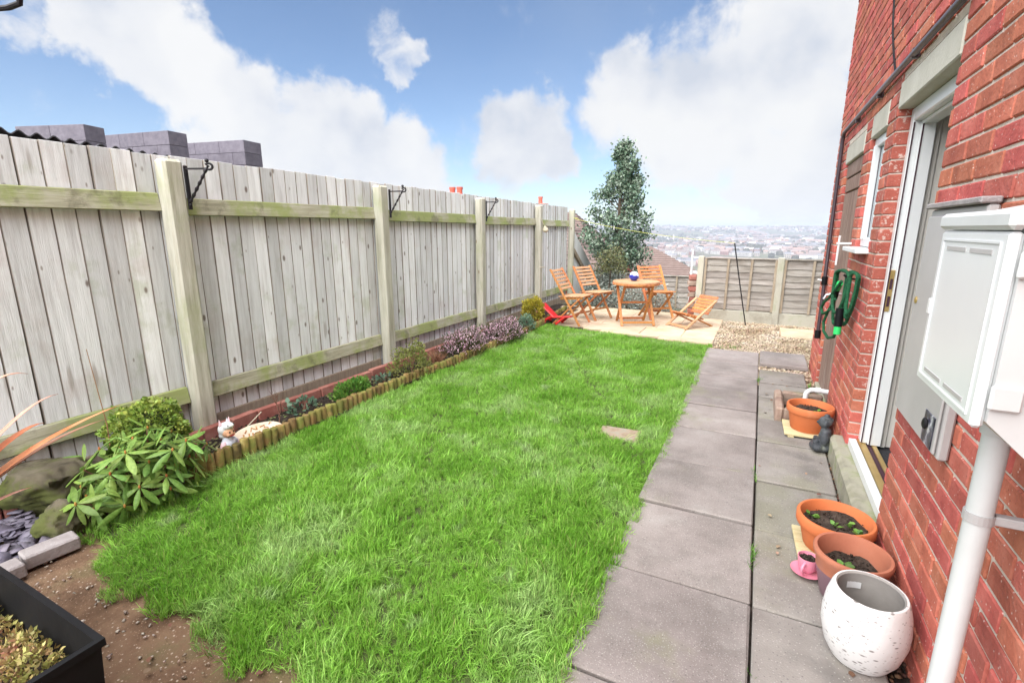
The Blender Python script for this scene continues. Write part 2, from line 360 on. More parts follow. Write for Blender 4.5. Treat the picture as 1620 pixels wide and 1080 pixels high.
M['pinkpaint'] = surf('pale_pink_paint', [(.66, .42, .46), (.72, .53, .57)], 9, 3, .5, 0, rand=0)
M['bluewhite'] = surf('pale_blue_paint', [(.60, .66, .76), (.72, .76, .82)], 9, 3, .5, 0, rand=0)
M['lips'] = surf('red_paint', [(.45, .05, .06)], rough=.4, bump=0, rand=0)
M['plaque'] = surf('cream_plaque', [(.55, .43, .31), (.68, .60, .50)], 16, 5, .8, .2, 60, rand=0)
M['plaquemark'] = surf('brown_paint', [(.36, .17, .06), (.44, .24, .1)], 20, 3, .7, 0, rand=0)
M['line'] = surf('yellow_green_line', [(.50, .52, .10)], rough=.5, bump=0, rand=0)
M['rope'] = surf('pale_rope', [(.55, .50, .38)], 30, 3, .9, .3, 90, rand=0)
M['bark'] = surf('bark', [(.06, .045, .03), (.13, .10, .075)], 12, 6, .9, .5, 40, (4, 4, .8), 0)
M['twig'] = surf('twig', [(.16, .07, .05), (.26, .14, .10)], 12, 4, .9, .1, 40, rand=.1)
def leafm(name, cols, rand=.3, hue=.02, rough=.5, transl=.25, spec=.35): return surf(name, cols, 9, 3, rough, 0, rand=rand, hue=hue, transl=transl, spec=spec, lo=.35, hi=.65)
M['box'] = leafm('box_leaf', [(.14, .22, .035), (.24, .34, .06), (.34, .40, .085)], .4, .02)
M['rhodo'] = leafm('rhododendron_leaf', [(.12, .21, .04), (.20, .32, .07)], .3, .02, .42, .18, .3)
M['bud'] = leafm('orange_bud', [(.42, .16, .04), (.5, .26, .08)], .2)
M['heather'] = leafm('heather_green', [(.06, .075, .03), (.12, .13, .05)], .35, .03)
M['hflower'] = leafm('heather_flower', [(.55, .30, .42), (.74, .56, .63)], .35, .015)
M['thyme'] = leafm('bright_green_leaf', [(.08, .20, .03), (.17, .33, .06)], .35)
M['olive'] = leafm('olive_green_leaf', [(.14, .17, .04), (.27, .29, .09)], .35)
M['blueleaf'] = leafm('blue_green_leaf', [(.10, .19, .12), (.20, .30, .21)], .3)
M['gold'] = leafm('golden_needle', [(.34, .30, .035), (.54, .47, .07)], .35)
M['dry'] = leafm('dry_stem', [(.24, .11, .06), (.38, .22, .13)], .3)
M['holly'] = leafm('holly_leaf', [(.04, .09, .055), (.11, .17, .11), (.23, .28, .21)], .5, .02, .35, .1, .6)
M['silver'] = leafm('silver_leaf', [(.20, .24, .20), (.44, .48, .44)], .45, .02)
M['greenolive'] = leafm('shrub_leaf', [(.08, .10, .04), (.20, .20, .09)], .45, .03)
M['phorm'] = leafm('orange_blade', [(.46, .12, .045), (.62, .26, .14)], .25, .02, .45, .2)
M['phorm2'] = leafm('pink_blade', [(.62, .26, .18), (.68, .38, .30)], .2, .02, .45, .2)
M['heath_pot'] = leafm('mossy_plant', [(.16, .16, .04), (.34, .30, .10), (.38, .22, .13)], .45, .04)
M['chimney'] = surf('chimney_pot', [(.50, .10, .07), (.58, .16, .11)], 5, 4, .8, .1, rand=.05)
M['block'] = surf('dark_block', [(.115, .105, .13), (.17, .155, .185)], 14, 8, .95, .6, 60, rand=.08, over=((3, .5, .7, (.09, .08, .10), .5),))
M['tiles'] = surf('brown_roof_tile', [(.12, .085, .076), (.17, .125, .112)], 3, 5, .9, .3, 30, rand=.1)
M['corr'] = surf('corrugated_sheet', [(.03, .03, .035), (.07, .07, .075)], 6, 5, .7, .2, 40, rand=0)

# ================================================================ SETTING
def ground_z(x, y):
    z = np.interp(y, [-6000, 10.2, 13, 20, 60, 300, 600, 1000, 2000, 3100, 3500, 4200, 6000], [-.05, -.05, -.9, -4, -12, -45, -62, -57, -40, 8, 18, -30, -60])
    f = np.clip((y - 400) / 800, 0, 1)
    return z + f * (7 * np.sin(x / 310 + y / 700) + 5 * np.sin(x / 130 - y / 260 + 1) + 2.0 * np.sin(x / 47 + y / 90)) * (1 - .55 * np.clip((y - 2600) / 900, 0, 1))
gx = np.concatenate([-np.geomspace(4000, 8, 50), np.linspace(-6, 6, 13), np.geomspace(8, 4000, 50)])
gy = np.concatenate([[-3000, -800, -200, -50, -12, -4, 0, 4, 8, 10.2], np.linspace(10.8, 20, 12), np.geomspace(22, 4200, 110), [5000, 6000]])
XX, YY = np.meshgrid(gx, gy); ZZ = ground_z(XX, YY); nx = len(gx)
mb = MB(); mb.v = [tuple(p) for p in np.stack([XX, YY, ZZ], -1).reshape(-1, 3)]
mb.f = [(j * nx + i, j * nx + i + 1, (j + 1) * nx + i + 1, (j + 1) * nx + i) for j in range(len(gy) - 1) for i in range(nx - 1)]
M['terrain'] = surf('hillside', [(.075, .085, .05), (.12, .12, .075), (.10, .09, .075)], .012, 9, .95, 0, rand=0, world=True, over=((.03, .5, .62, (.09, .08, .06), .7), (.006, .55, .7, (.22, .23, .13), .6)))
mb.build('ground', M['terrain'], smooth=True, kind='structure')

def wob(x, y): return .5 * np.sin(x * 3.1 + y * 1.7) + .3 * np.sin(x * 7.3 - y * 5.1 + 1) + .2 * np.sin(x * 17 + y * 13 + 2)
def sheet(name, x0, x1, y0, y1, z, step, amp, mat, kind='structure', inside=None):
    ax = np.linspace(x0, x1, max(2, int((x1 - x0) / step) + 1)); ay = np.linspace(y0, y1, max(2, int((y1 - y0) / step) + 1))
    X, Y = np.meshgrid(ax, ay); Z = z + amp * (wob(X * 2, Y * 2) * .6 + .5 * wob(X * 6 + 4, Y * 6)); n = len(ax)
    m = MB(); m.v = [tuple(p) for p in np.stack([X, Y, Z], -1).reshape(-1, 3)]
    m.f = [(j * n + i, j * n + i + 1, (j + 1) * n + i + 1, (j + 1) * n + i) for j in range(len(ay) - 1) for i in range(n - 1)
           if inside is None or inside((ax[i] + ax[i + 1]) / 2, (ay[j] + ay[j + 1]) / 2)]
    return m.build(name, mat, smooth=True, kind=kind)

PATIO_X = [-3.45, -2.956, -2.49, -1.53, -.445]; PATIO_Y = [7.62, 7.367, 7.13, 6.94, 6.866]
def patio_front(x): return np.interp(x, PATIO_X, PATIO_Y)
def lawn_front(x): return .90 + .035 * np.sin(x * 9) + .025 * np.sin(x * 23 + 1) + np.where(x < -2.5, (-2.5 - x) * .35, 0)
sheet('lawn', -2.97, -.44, .86, 7.6, -.004, .05, .006, M['turf'], inside=lambda x, y: lawn_front(x) + .075 < y < patio_front(x) + .03)
sheet('earth', -3.6, -.3, -1.4, 1.3, -.016, .06, .010, M['earth'])
sheet('soil_bed', -3.62, -2.96, 1.2, 9.4, .025, .05, .018, M['soil'])
sheet('path_bed', -.5, .62, -1.6, 6.7, -.022, .12, .006, M['soil'])
sheet('gravel_bed', -.6, 1.1, 5.3, 8.95, -.012, .15, .004, M['sand'])
sheet('patio_bed', -3.5, -.45, 6.9, 9.6, -.02, .15, .004, M['soil'], inside=lambda x, y: y > patio_front(x) + .02)

# ---------------------------------------------------------------- paving slabs
M['slab_green'] = surf('algae_slab', [(.17, .15, .135), (.23, .208, .19), (.28, .26, .235)], 3.0, 8, .9, .3, 160, rand=.09, hue=.006, spots=((75, .24, (.46, .43, .40), .45), (50, .2, (.09, .08, .08), .6)), over=((2.2, .48, .66, (.20, .20, .12), .42), (3.2, .54, .70, (.10, .095, .088), .5)))
path = bpy.data.objects.new('path', None); COL.objects.link(path); path['kind'] = 'structure'
def slabmesh(sx, sy, h, seed):
    r = random.Random(seed); V, F = cbox(sx, sy, h, .007)
    m = MB(); m.add([(x + r.uniform(-.002, .002), y + r.uniform(-.002, .002), z) for x, y, z in V], F); return m
def slab(x0, x1, y0, y1, top, k, parent, mat, h=.045, tilt=.004, name='paving_slab'):
    r = random.Random(k); g = .004
    o = slabmesh(x1 - x0 - 2 * g + .002, y1 - y0 - 2 * g - .008, h, k).build(name, mat, parent)
    o.location = ((x0 + x1) / 2, (y0 + y1) / 2, top - h / 2)
    o.rotation_euler = (r.uniform(-tilt, tilt), r.uniform(-tilt, tilt), r.uniform(-.004, .004)); return o
LJ = [-1.02, -.42, .18, .78, 1.38, 1.98, 2.59, 3.18, 3.81, 4.38, 4.9, 5.4, 6.0, 6.63]
for i in range(len(LJ) - 1): slab(-.49, .103, LJ[i], LJ[i + 1], .018 + .006 * math.sin(i * 2.3), 100 + i, path, M['slab'])
RJ = [-1.03, -.43, .17, .77, 1.37, 1.97, 2.57, 3.13, 3.77, 4.25, 4.87, 5.33, 5.82]
for i in range(len(RJ) - 1): slab(.107, .53, RJ[i], RJ[i + 1], .015 + .006 * math.sin(i * 1.7 + 1), 150 + i, path, M['slab_green'])
slab(.108, .585, 6.0, 6.66, .045, 180, path, M['slab'])
o = slab(.37, .83, 8.20, 8.55, .02, 181, path, M['sand']); o = slab(.37, .83, 7.85, 8.19, .02, 182, path, M['sand'])

patio = bpy.data.objects.new('patio', None); COL.objects.link(patio); patio['kind'] = 'structure'
rows = [6.86, 7.16, 7.72, 8.02, 8.45, 8.9, 9.3]
k = 0
for j in range(6):
    x = -.455 + .0
    while x > -3.35:
        w = random.choice([.44, .58, .72, .86]); x0 = max(x - w, -3.42)
        y0, y1 = rows[j], rows[j + 1]; k += 1
        fr = max(float(patio_front(x)), float(patio_front(x0)))
        if j == 0: y0 = fr; 
        elif y0 < fr: y0 = fr
        if y1 - y0 > .06 and not (j == 0 and y1 - y0 < .05): slab(x0, x, y0, y1, .02 + random.uniform(-.002, .002), 300 + k, patio, M['sand'], .04, .002)
        x = x0
drain = E('drain_cover', (-.82, 3.465, 0), 'small square buff stone cover sunk in the lawn', 'cover')
slabmesh(.30, .22, .04, 5).build('stone', M['sand'], drain).location = (0, 0, .0)
drain.children[0].location.z = -.008; drain.children[0].rotation_euler = (0, 0, .05)
drain.children[0].data.materials[0] = surf('buff_stone', [(.20, .14, .095), (.29, .225, .165), (.26, .25, .20)], 12, 7, .9, .3, 70, rand=0)

# gravel, crumbs and chips: loose stuff
def pebble(seed):
    r = np.random.default_rng(seed)
    V = np.array([(1, 0, 0), (-1, 0, 0), (0, 1, 0), (0, -1, 0), (0, 0, 1), (0, 0, -1), (.65, .65, .3), (-.65, -.6, -.3), (.6, -.65, .3), (-.6, .65, -.2)]) * r.uniform(.75, 1.15, (10, 1))
    F = [(0, 6, 4), (6, 2, 4), (2, 1, 4), (1, 3, 4), (3, 8, 4), (8, 0, 4), (0, 8, 5), (8, 3, 5), (3, 7, 5), (7, 1, 5), (1, 9, 5), (9, 2, 5), (2, 6, 5), (6, 0, 5), (1, 7, 3), (1, 2, 9)]
    return V * np.array([1, .75, .55]), F
def scatter_stones(name, pts, size, mat, kind='stuff', tilt=.35, parent=None):
    parts = []
    for s in range(3):
        P = pts[s::3]; V, F = pebble(s + 11)
        parts.append((V, F, scl(rrot(len(P), tilt), rng.uniform(size * .55, size * 1.25, len(P))), P))
    return merged(name, parts, mat, parent, kind)
n = 15000
P = np.stack([rng.uniform(-.47, 1.05, n), rng.uniform(5.6, 8.85, n), rng.uniform(-.008, .012, n)], -1)
inr = lambda a, b, x0, x1, y0, y1: (a > x0) & (a < x1) & (b > y0) & (b < y1)
bad = inr(P[:, 0], P[:, 1], -.5, .098, 0, 6.64) | inr(P[:, 0], P[:, 1], .10, .59, 5.99, 6.67) | inr(P[:, 0], P[:, 1], .1, .54, 0, 5.82) | inr(P[:, 0], P[:, 1], .36, .84, 7.84, 8.56) | ((P[:, 0] > .58) & (P[:, 1] < 6.35))
scatter_stones('gravel', P[~bad], .0165, M['gravel'])
n = 900
P = np.stack([rng.uniform(.535, .60, n), rng.uniform(.4, 5.8, n), rng.uniform(-.01, .006, n)], -1)
M['debris'] = surf('leaf_debris', [(.05, .03, .02), (.16, .08, .05), (.30, .22, .16)], 3, 3, .9, .1, rand=.5, hue=.03)
scatter_stones('debris', P, .013, M['debris'])
n = 2600
P = np.stack([rng.uniform(-3.4, -3.0, n), rng.uniform(1.6, 8.6, n), rng.uniform(.03, .045, n)], -1)
scatter_stones('soil_crumbs', P, .011, M['soil'])
n = 420
P = np.stack([rng.uniform(-2.9, -.6, n), rng.uniform(.2, .88, n), rng.uniform(-.012, -.002, n)], -1)
M['pebbles'] = surf('small_pebbles', [(.16, .11, .075), (.34, .27, .21), (.46, .42, .38)], 3, 3, .8, .1, rand=.4, hue=.03)
scatter_stones('pebbles', P, .0085, M['pebbles'])

# ---------------------------------------------------------------- grass
def tuft(seed, nb=13):
    r = np.random.default_rng(seed); m = MB()
    for _ in range(nb):
        a = r.uniform(0, 6.283); rad = r.uniform(0, .022); h = r.uniform(.028, .075); w = r.uniform(.0011, .0021)
        lean = r.normal(.0, .5); la = r.uniform(0, 6.283); bx, by = rad * math.cos(a), rad * math.sin(a)
        dx, dy = math.cos(la), math.sin(la); px, py = -dy, dx
        def at(u, ww, s): 
            off = h * (abs(lean) * u * u * .9); z = h * (u - .32 * abs(lean) * u * u)
            return (bx + dx * off + px * ww * s, by + dy * off + py * ww * s, z)
        m.add([at(0, w, -1), at(0, w, 1), at(.55, w * .85, 1), at(.55, w * .85, -1), at(1, 0, 0)], [(0, 1, 2, 3), (3, 2, 4)])
    return m
def wisp(seed, nb=5):
    r = np.random.default_rng(seed); m = MB()
    for _ in range(nb):
        la = r.normal(0, .5); h = r.uniform(.05, .10); w = r.uniform(.0012, .002); lean = r.uniform(.7, 1.35); bx, by = r.normal(0, .012, 2)
        dx, dy = math.cos(la), math.sin(la); px, py = -dy, dx; pts = []
        for u in (0, .35, .7, 1.0):
            off = h * lean * u * u * .75; z = h * (u - .42 * lean * u * u); pts.append((bx + dx * off, by + dy * off, max(z, .004)))
        o = len(m.v)
        for k, q in enumerate(pts[:3]): ww = w * (1, .9, .7)[k]; m.v += [(q[0] - px * ww, q[1] - py * ww, q[2]), (q[0] + px * ww, q[1] + py * ww, q[2])]
        m.v.append(pts[3]); m.f += [(o, o + 1, o + 3, o + 2), (o + 2, o + 3, o + 5, o + 4), (o + 4, o + 5, o + 6)]
    return m
gm, t = newmat('grass_blade')
geo = nd(t, 'ShaderNodeNewGeometry'); oi = nd(t, 'ShaderNodeObjectInfo')
pn = nd(t, 'ShaderNodeTexNoise', {'Vector': geo.outputs['Position'], 'Scale': 2.3, 'Detail': 5.0, 'Roughness': .6}).outputs[0]
c = ramp(t, pn, [(.34, (.165, .38, .035)), (.5, (.265, .505, .075)), (.66, (.40, .59, .21))])
pn2 = nd(t, 'ShaderNodeTexNoise', {'Vector': geo.outputs['Position'], 'Scale': 5.0, 'Detail': 3.0}).outputs[0]
c = mixc(t, mth(t, 'MULTIPLY', smooth(t, pn2, .60, .76), .6), c, (.46, .56, .32))
c = mixc(t, mth(t, 'MULTIPLY', smooth(t, mth(t, 'FRACT', mth(t, 'MULTIPLY', geo.outputs['Random Per Island'], 9.7)), .90, .94), .75), c, (.52, .46, .22))
hs = nd(t, 'ShaderNodeHueSaturation', {'Color': c, 'Value': nd(t, 'ShaderNodeMapRange', {0: mth(t, 'FRACT', mth(t, 'ADD', oi.outputs['Random'], geo.outputs['Random Per Island'])), 3: .5, 4: 1.45}).outputs[0], 'Saturation': 1.0})
p = nd(t, 'ShaderNodeBsdfPrincipled', {'Base Color': hs.outputs[0], 'Roughness': .5, 'Specular IOR Level': .3})
tr = nd(t, 'ShaderNodeBsdfTranslucent', {'Color': hs.outputs[0]})
nd(t, 'ShaderNodeOutputMaterial', {'Surface': nd(t, 'ShaderNodeMixShader', {0: .45, 1: p.outputs[0], 2: tr.outputs[0]}).outputs[0]})
tufts = bpy.data.collections.new('grass_tufts')
for i in range(14):
    me = (tuft(i) if i < 9 else wisp(i)).mesh('grass_tuft'); me.materials.append(gm); tufts.objects.link(bpy.data.objects.new('grass_tuft', me))
def gn_scatter(name, P, ROT, SCL, coll, ncoll, kind='stuff'):
    me = bpy.data.meshes.new(name); me.vertices.add(len(P)); me.vertices.foreach_set('co', P.astype('f4').ravel())
    a = me.attributes.new('rot', 'FLOAT_VECTOR', 'POINT'); a.data.foreach_set('vector', ROT.astype('f4').ravel())
    a = me.attributes.new('scl', 'FLOAT_VECTOR', 'POINT'); a.data.foreach_set('vector', SCL.astype('f4').ravel())
    a = me.attributes.new('idx', 'INT', 'POINT'); a.data.foreach_set('value', (ncoll if np.ndim(ncoll) else rng.integers(0, ncoll, len(P))).astype('i4'))
    ng = bpy.data.node_groups.new(name, 'GeometryNodeTree')
    ng.interface.new_socket('Geometry', in_out='INPUT', socket_type='NodeSocketGeometry'); ng.interface.new_socket('Geometry', in_out='OUTPUT', socket_type='NodeSocketGeometry')
    gi = ng.nodes.new('NodeGroupInput'); go = ng.nodes.new('NodeGroupOutput')
    ci = nd(ng, 'GeometryNodeCollectionInfo', {'Separate Children': True, 'Reset Children': True}); ci.inputs['Collection'].default_value = coll
    def attr(nm, ty): return nd(ng, 'GeometryNodeInputNamedAttribute', {'Name': nm}, data_type=ty).outputs[0]
    er = nd(ng, 'FunctionNodeEulerToRotation', {0: attr('rot', 'FLOAT_VECTOR')})
    ip = nd(ng, 'GeometryNodeInstanceOnPoints', {'Points': gi.outputs[0], 'Instance': ci.outputs[0], 'Pick Instance': True, 'Instance Index': attr('idx', 'INT'), 'Rotation': er.outputs[0], 'Scale': attr('scl', 'FLOAT_VECTOR')})
    ng.links.new(ip.outputs[0], go.inputs[0])
    o = obj(name, me, None, kind=kind); o.modifiers.new('scatter', 'NODES').node_group = ng; return o
n = 90000
x = rng.uniform(-2.96, -.45, n); y = rng.uniform(.82, 7.4, n)
keep = (y < patio_front(x) - .015) & (y > lawn_front(x) + rng.normal(0, .018, n)) & ~inr(x, y, -.955, -.69, 3.37, 3.56)
keep &= ~((x < -2.86) & (y < 1.5) & (rng.random(n) < .6))
dens = np.interp(y, [.8, 2, 4, 7.4], [1.0, .92, .62, .5]) * np.clip(.82 + .5 * wob(x * 5 + 2, y * 5) + .25 * wob(x * 11, y * 11 + 2), .55, 1)
for bx, by, br in ((-2.5, 1.28, .06), (-2.62, 1.42, .05), (-2.35, 1.5, .05), (-2.78, 1.05, .12), (-1.35, 1.15, .04)):
    dens *= 1 - .85 * np.exp(-((x - bx) ** 2 + (y - by) ** 2) / br ** 2)
keep &= rng.random(n) < dens
x, y = x[keep], y[keep]; m = len(x)
xe = np.clip((-.47 - x) / .1, 0, 1)
hgt = (.86 + .38 * wob(x * 1.3, y * 1.3) + .22 * wob(x * 4 + 3, y * 4)) * np.interp(y, [.85, 1.3, 7], [.95, 1.08, .82])
hgt = np.clip(hgt * rng.uniform(.7, 1.3, m) * .86, .58, 1.5)
la = 1.2 * wob(x * .8 + 9, y * .8) * 3; ln = .30 + .22 * wob(x * 2.1, y * 2.1 + 5)
ROT = np.stack([ln * np.cos(la) + rng.normal(0, .22, m), ln * np.sin(la) + rng.normal(0, .22, m), rng.uniform(0, 6.283, m)], -1)
SC = np.stack([hgt * 1.05, hgt * 1.05, hgt], -1)
nw = 6500; kk = rng.integers(0, m, nw); xw, yw = x[kk] + rng.normal(0, .01, nw), y[kk] + rng.normal(0, .01, nw)
okw = (wob(xw * 1.1 + 2, yw * 1.1) + .5 * wob(xw * 3, yw * 3 + 1) > rng.uniform(-.9, .5, nw)) & (xw < -.5) & (yw > .93); xw, yw = xw[okw], yw[okw]; nw = len(xw)
RW = np.stack([rng.normal(0, .12, nw), rng.normal(0, .12, nw), 3.0 * wob(xw * .9 + 1, yw * .9 + 4) + rng.normal(0, .7, nw)], -1); sw = rng.uniform(.6, 1.15, nw)
ALLP = np.concatenate([np.stack([x, y, np.full(m, -.004)], -1), np.stack([xw, yw, np.full(nw, .006)], -1)])
IDX = np.concatenate([rng.integers(0, 9, m), rng.integers(9, 14, nw)])
gn_scatter('grass', ALLP, np.concatenate([ROT, RW]), np.concatenate([SC, np.stack([sw, sw, sw], -1)]), tufts, IDX)

# ================================================================ LEFT FENCE
fence = E('board_fence', (-3.6, 5, 0), 'tall weathered closeboard fence with round-shouldered posts along the lawn', 'fence')
def inF(o, loc): o.parent = fence; o.location = Vector(loc) - Vector((-3.6, 5, 0)); return o
board_me = []
M['board_edge'] = surf('shaded_board_edge', [(.17, .14, .12), (.26, .225, .195), (.33, .30, .25)], 6, 6, .95, .2, 30, (6, 6, .8), .1)  # brown edges, darkened to paint in the shadow lines between boards
M['pale_panel'] = surf('bleached_board', [(.66, .66, .65), (.76, .77, .77)], 5, 6, .85, .15, 25, (7, 7, .55), .08)
strip_me = MB().box(-.007, .007, -.035, .035, -.94, .94).mesh('added_gap_strip'); strip_me.materials.append(M['batten'])  # strips added behind the board gaps to block light so they read dark
for s in range(5):
    r = random.Random(s); V, F = cbox(.021, .110, 1.93, .0015)
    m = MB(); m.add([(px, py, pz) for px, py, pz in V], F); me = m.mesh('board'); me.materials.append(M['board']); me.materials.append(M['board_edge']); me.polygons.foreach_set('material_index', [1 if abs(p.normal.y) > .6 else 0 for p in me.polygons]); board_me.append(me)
y = -.55; i = 0
while y < 9.78:
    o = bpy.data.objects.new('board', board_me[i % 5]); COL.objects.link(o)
    top = 1.985 - .006 * max(y, 0) + random.uniform(-.006, .006)
    inF(o, (-3.606 + random.uniform(-.003, .003), y, top - .965)); o.rotation_euler = (random.uniform(-.004, .004), 0, random.uniform(-.02, .02) + .045)
    o.scale = (1, random.uniform(.97, 1.03), 1); i += 1
    o = bpy.data.objects.new('added_gap_strip', strip_me); COL.objects.link(o); inF(o, (-3.634, y + .0568, top - .985)); y += .1135
POST_Y = [.03, 2.06, 4.1, 6.12, 8.17, 9.86]
for k, py in enumerate(POST_Y):
    m = MB(); w = .064 if k < 5 else .055
    zt = 1.955 - .007 * py
    # rounded front arris: octagonal-ish post
    V, F = cbox(.11, 2 * w, zt + .25, .018); m.add(V, F)
    o = m.build('post', M['post']); inF(o, (-3.515, py, (zt - .25) / 2)); o.rotation_euler = (random.uniform(-.006, .006), random.uniform(-.006, .006), 0)
for k in range(len(POST_Y) - 1):
    a, b = POST_Y[k] + .065, POST_Y[k + 1] - .065
    for zc, hh in ((1.675 - .008 * (a + b) / 2, .115), (.355 - .005 * (a + b) / 2, .115)):
        m = MB(); V, F = cbox(.05, b - a, hh, .005); V = [(px - (.018 if (pz > 0 and px > 0) else 0), py, pz) for px, py, pz in V]; m.add(V, F)
        o = m.build('rail', M['rail']); inF(o, (-3.562, (a + b) / 2, zc)); o.rotation_euler = (random.uniform(-.004, .004), 0, 0)
    m = MB(); m.box(-.012, .012, -(b - a) / 2, (b - a) / 2, -.075, .075, .004)
    o = m.build('gravel_board', M['batten']); inF(o, (-3.585, (a + b) / 2, .06))
m = MB(); m.box(-.025, .025, -.29, .29, -.058, .058, .005); inF(m.build('rail', M['rail']), (-3.562, -.35, 1.68))
m = MB(); m.box(-.025, .025, -.29, .29, -.058, .058, .005); inF(m.build('rail', M['rail']), (-3.562, -.35, .36))

# sloping end panel beyond the last post
slope = E('sloping_fence_panel', (-3.6, 10.6, -.2), 'pale board fence panel with sloping top beyond the last post', 'fence')
yy = 9.98; j = 0
while yy < 11.75:
    zt = 1.62 - (yy - 9.98) * .62; m = MB(); V, F = cbox(.019, .115, zt + .9, .003)
    V = [(a, b, c - (b * .62 if c > 0 else 0)) for a, b, c in V]; m.add(V, F)
    o = m.build('board', M['pale_panel'], slope); o.location = (0, yy - 10.6, (zt - .9) / 2 + .2); yy += .112
m = MB(); m.bar((.035, -.6, 1.35), (.035, 1.2, .235), .05, .085, .004); m.build('rail', M['batten'], slope)

# ---------------------------------------------------------------- iron basket brackets
def bracket(y, label):
    b = E('hanging_bracket', (-3.458, y, 1.80 - .007 * y), label, 'bracket', 'hanging basket brackets on the fence posts')
    m = MB(); m.box(-.002, .008, -.013, .013, -.16, .12, .002); m.build('back_plate', M['iron'], b)
    m = MB(); m.bar((.004, 0, .10), (.11, .085, .105), .010, .012, .001); m.build('top_arm', M['iron'], b)
    pts = [(.006 + .11 * u, .085 * u, -.115 + .24 * u) for u in np.linspace(0, 1, 25)]
    m = MB(); m.tube(pts, [.009 + .003 * math.sin(k * 1.6) for k in range(25)], 6); m.build('twisted_brace', M['iron'], b)
    pts = [(.116 + .017 * math.cos(a), .088 + .014 * math.cos(a), .118 + .02 * math.sin(a)) for a in np.linspace(-2.2, 2.6, 14)]
    m = MB(); m.tube(pts, .008, 6); m.ball((.108, .083, .155), .013); m.build('hook', M['iron'], b)
    m = MB(); m.ball((.006, 0, -.13), .010); m.ball((.006, 0, .08), .006); m.build('bolt', M['iron'], b); b.scale = (1, 1, 1)
bracket(2.13, 'black iron basket bracket on the nearest fence post, by the grey blocks')
bracket(4.17, 'black iron basket bracket on the second fence post, above the middle of the fence')
bracket(6.19, 'black iron basket bracket on the third fence post, farthest one')

# ================================================================ LOG EDGING, BRICK EDGING
loge = E('log_roll_edging', (-2.985, 5, 0), 'low edging of short upright half logs along the flower bed', 'edging')
lme = []
for s in range(6):
    r = random.Random(s + 40); m = MB(); n = 9; h = .165 + r.uniform(-.006, .006)
    prof = [(.0285, 0), (.0285, h - .006), (.024, h), (0, h + .001)]
    m.lathe(prof, n); me = m.mesh('log'); me.materials.append(M['log']); me.polygons.foreach_set('use_smooth', [True] * len(me.polygons)); me.set_sharp_from_angle(angle=R(40)); lme.append(me)
y = 1.56; i = 0
while y < 8.75:
    o = bpy.data.objects.new('log', lme[i % 6]); COL.objects.link(o); o.parent = loge
    top = .135 - .035 * min(1, max(0, (y - 1.6) / 3.0)) + random.uniform(-.009, .009)
    xx = -.0 + .02 * math.sin(y * 1.4) + (.0 if y < 7 else -(y - 7) * .1)
    o.location = (xx, y - 5, top - .165); o.rotation_euler = (random.uniform(-.05, .05), random.uniform(-.05, .05), random.uniform(0, 6)); i += 1; y += .0585
bedge = E('brick_edging', (-3.43, 5, 0), 'row of red paving bricks on edge along the foot of the fence', 'edging')
V, F = cbox(.055, .205, .105, .006); m = MB(); m.add(V, F); bme = m.mesh('brick'); bme.materials.append(M['redpaver'])
y = .8; i = 0
while y < 8.4:
    o = bpy.data.objects.new('brick', bme); COL.objects.link(o); o.parent = bedge
    o.location = (random.uniform(-.006, .006), y - 5, .062 + random.uniform(-.006, .006) - .004 * (y - 2)); o.rotation_euler = (random.uniform(-.02, .02), random.uniform(-.06, .06), random.uniform(-.03, .03)); y += .2135

# ================================================================ REAR FENCES
def lap_panel(parent, x0, x1, z0, z1, y):
    pn = MB().box(x0, x1, y + .010, y + .016, z0, z1).build('backing', M['batten'], parent)
    z = z0 + .01; k = 0
    while z < z1 - .05:
        h = random.uniform(.085, .115); m = MB(); segs = 14; V = []; F = []
        r1 = random.Random(k * 7 + int(x0 * 100)); ph = r1.uniform(0, 6)
        for s in range(segs + 1):
            x = x0 + (x1 - x0) * s / segs; wv_ = .006 * math.sin(s * .9 + ph) + r1.uniform(-.003, .003)
            V += [(x, y - .012, z + wv_), (x, y + .004, min(z + h + .02, z1)), (x, y - .005, z + wv_ - .001)]
        for s in range(segs):
            a = s * 3; F += [(a, a + 3, a + 4, a + 1), (a + 2, a + 5, a + 3, a)]
        m.v = V; m.f = F; m.build('slat', M['lap'], parent); z += h; k += 1
    for xb in np.linspace(x0 + .02, x1 - .02, max(2, int((x1 - x0) / .36) + 1)):
        MB().box(xb - .018, xb + .018, y - .032, y - .012, z0, z1, .003).build('batten', M['batten'], parent)
    MB().box(x0, x1, y - .035, y + .02, z1, z1 + .022, .004).build('capping', M['lap'], parent)
rf = E('lap_panel_fence', (.3, 8.92, 0), 'low weathered lap panel fence behind the gravel with concrete posts', 'fence')
lap_panel(rf, -1.12, -.04, .19, 1.02, 0); lap_panel(rf, .05, 1.25, .19, 1.02, 0)
for x0, x1 in ((-1.13, -.035), (.045, 1.26)): MB().box(x0, x1, -.02, .02, -.02, .185, .006).build('gravel_board', M['concrete'], rf)
for x in (-1.175, .005): MB().box(x - .048, x + .048, -.05, .05, -.1, 1.06, .01).build('post', M['concrete'], rf)
lf = E('low_lap_fence', (-2.0, 10.5, -.5), 'lower lap panel fence beyond the patio, half hidden by chair and tree', 'fence')
lap_panel(lf, -1.0, .02, .05, 1.08, 0); lap_panel(lf, .12, .95, .05, 1.06, 0)
for x in (-1.05, .07, 1.0): MB().box(x - .05, x + .05, -.05, .05, -.1, 1.14, .01).build('post', M['batten'], lf)

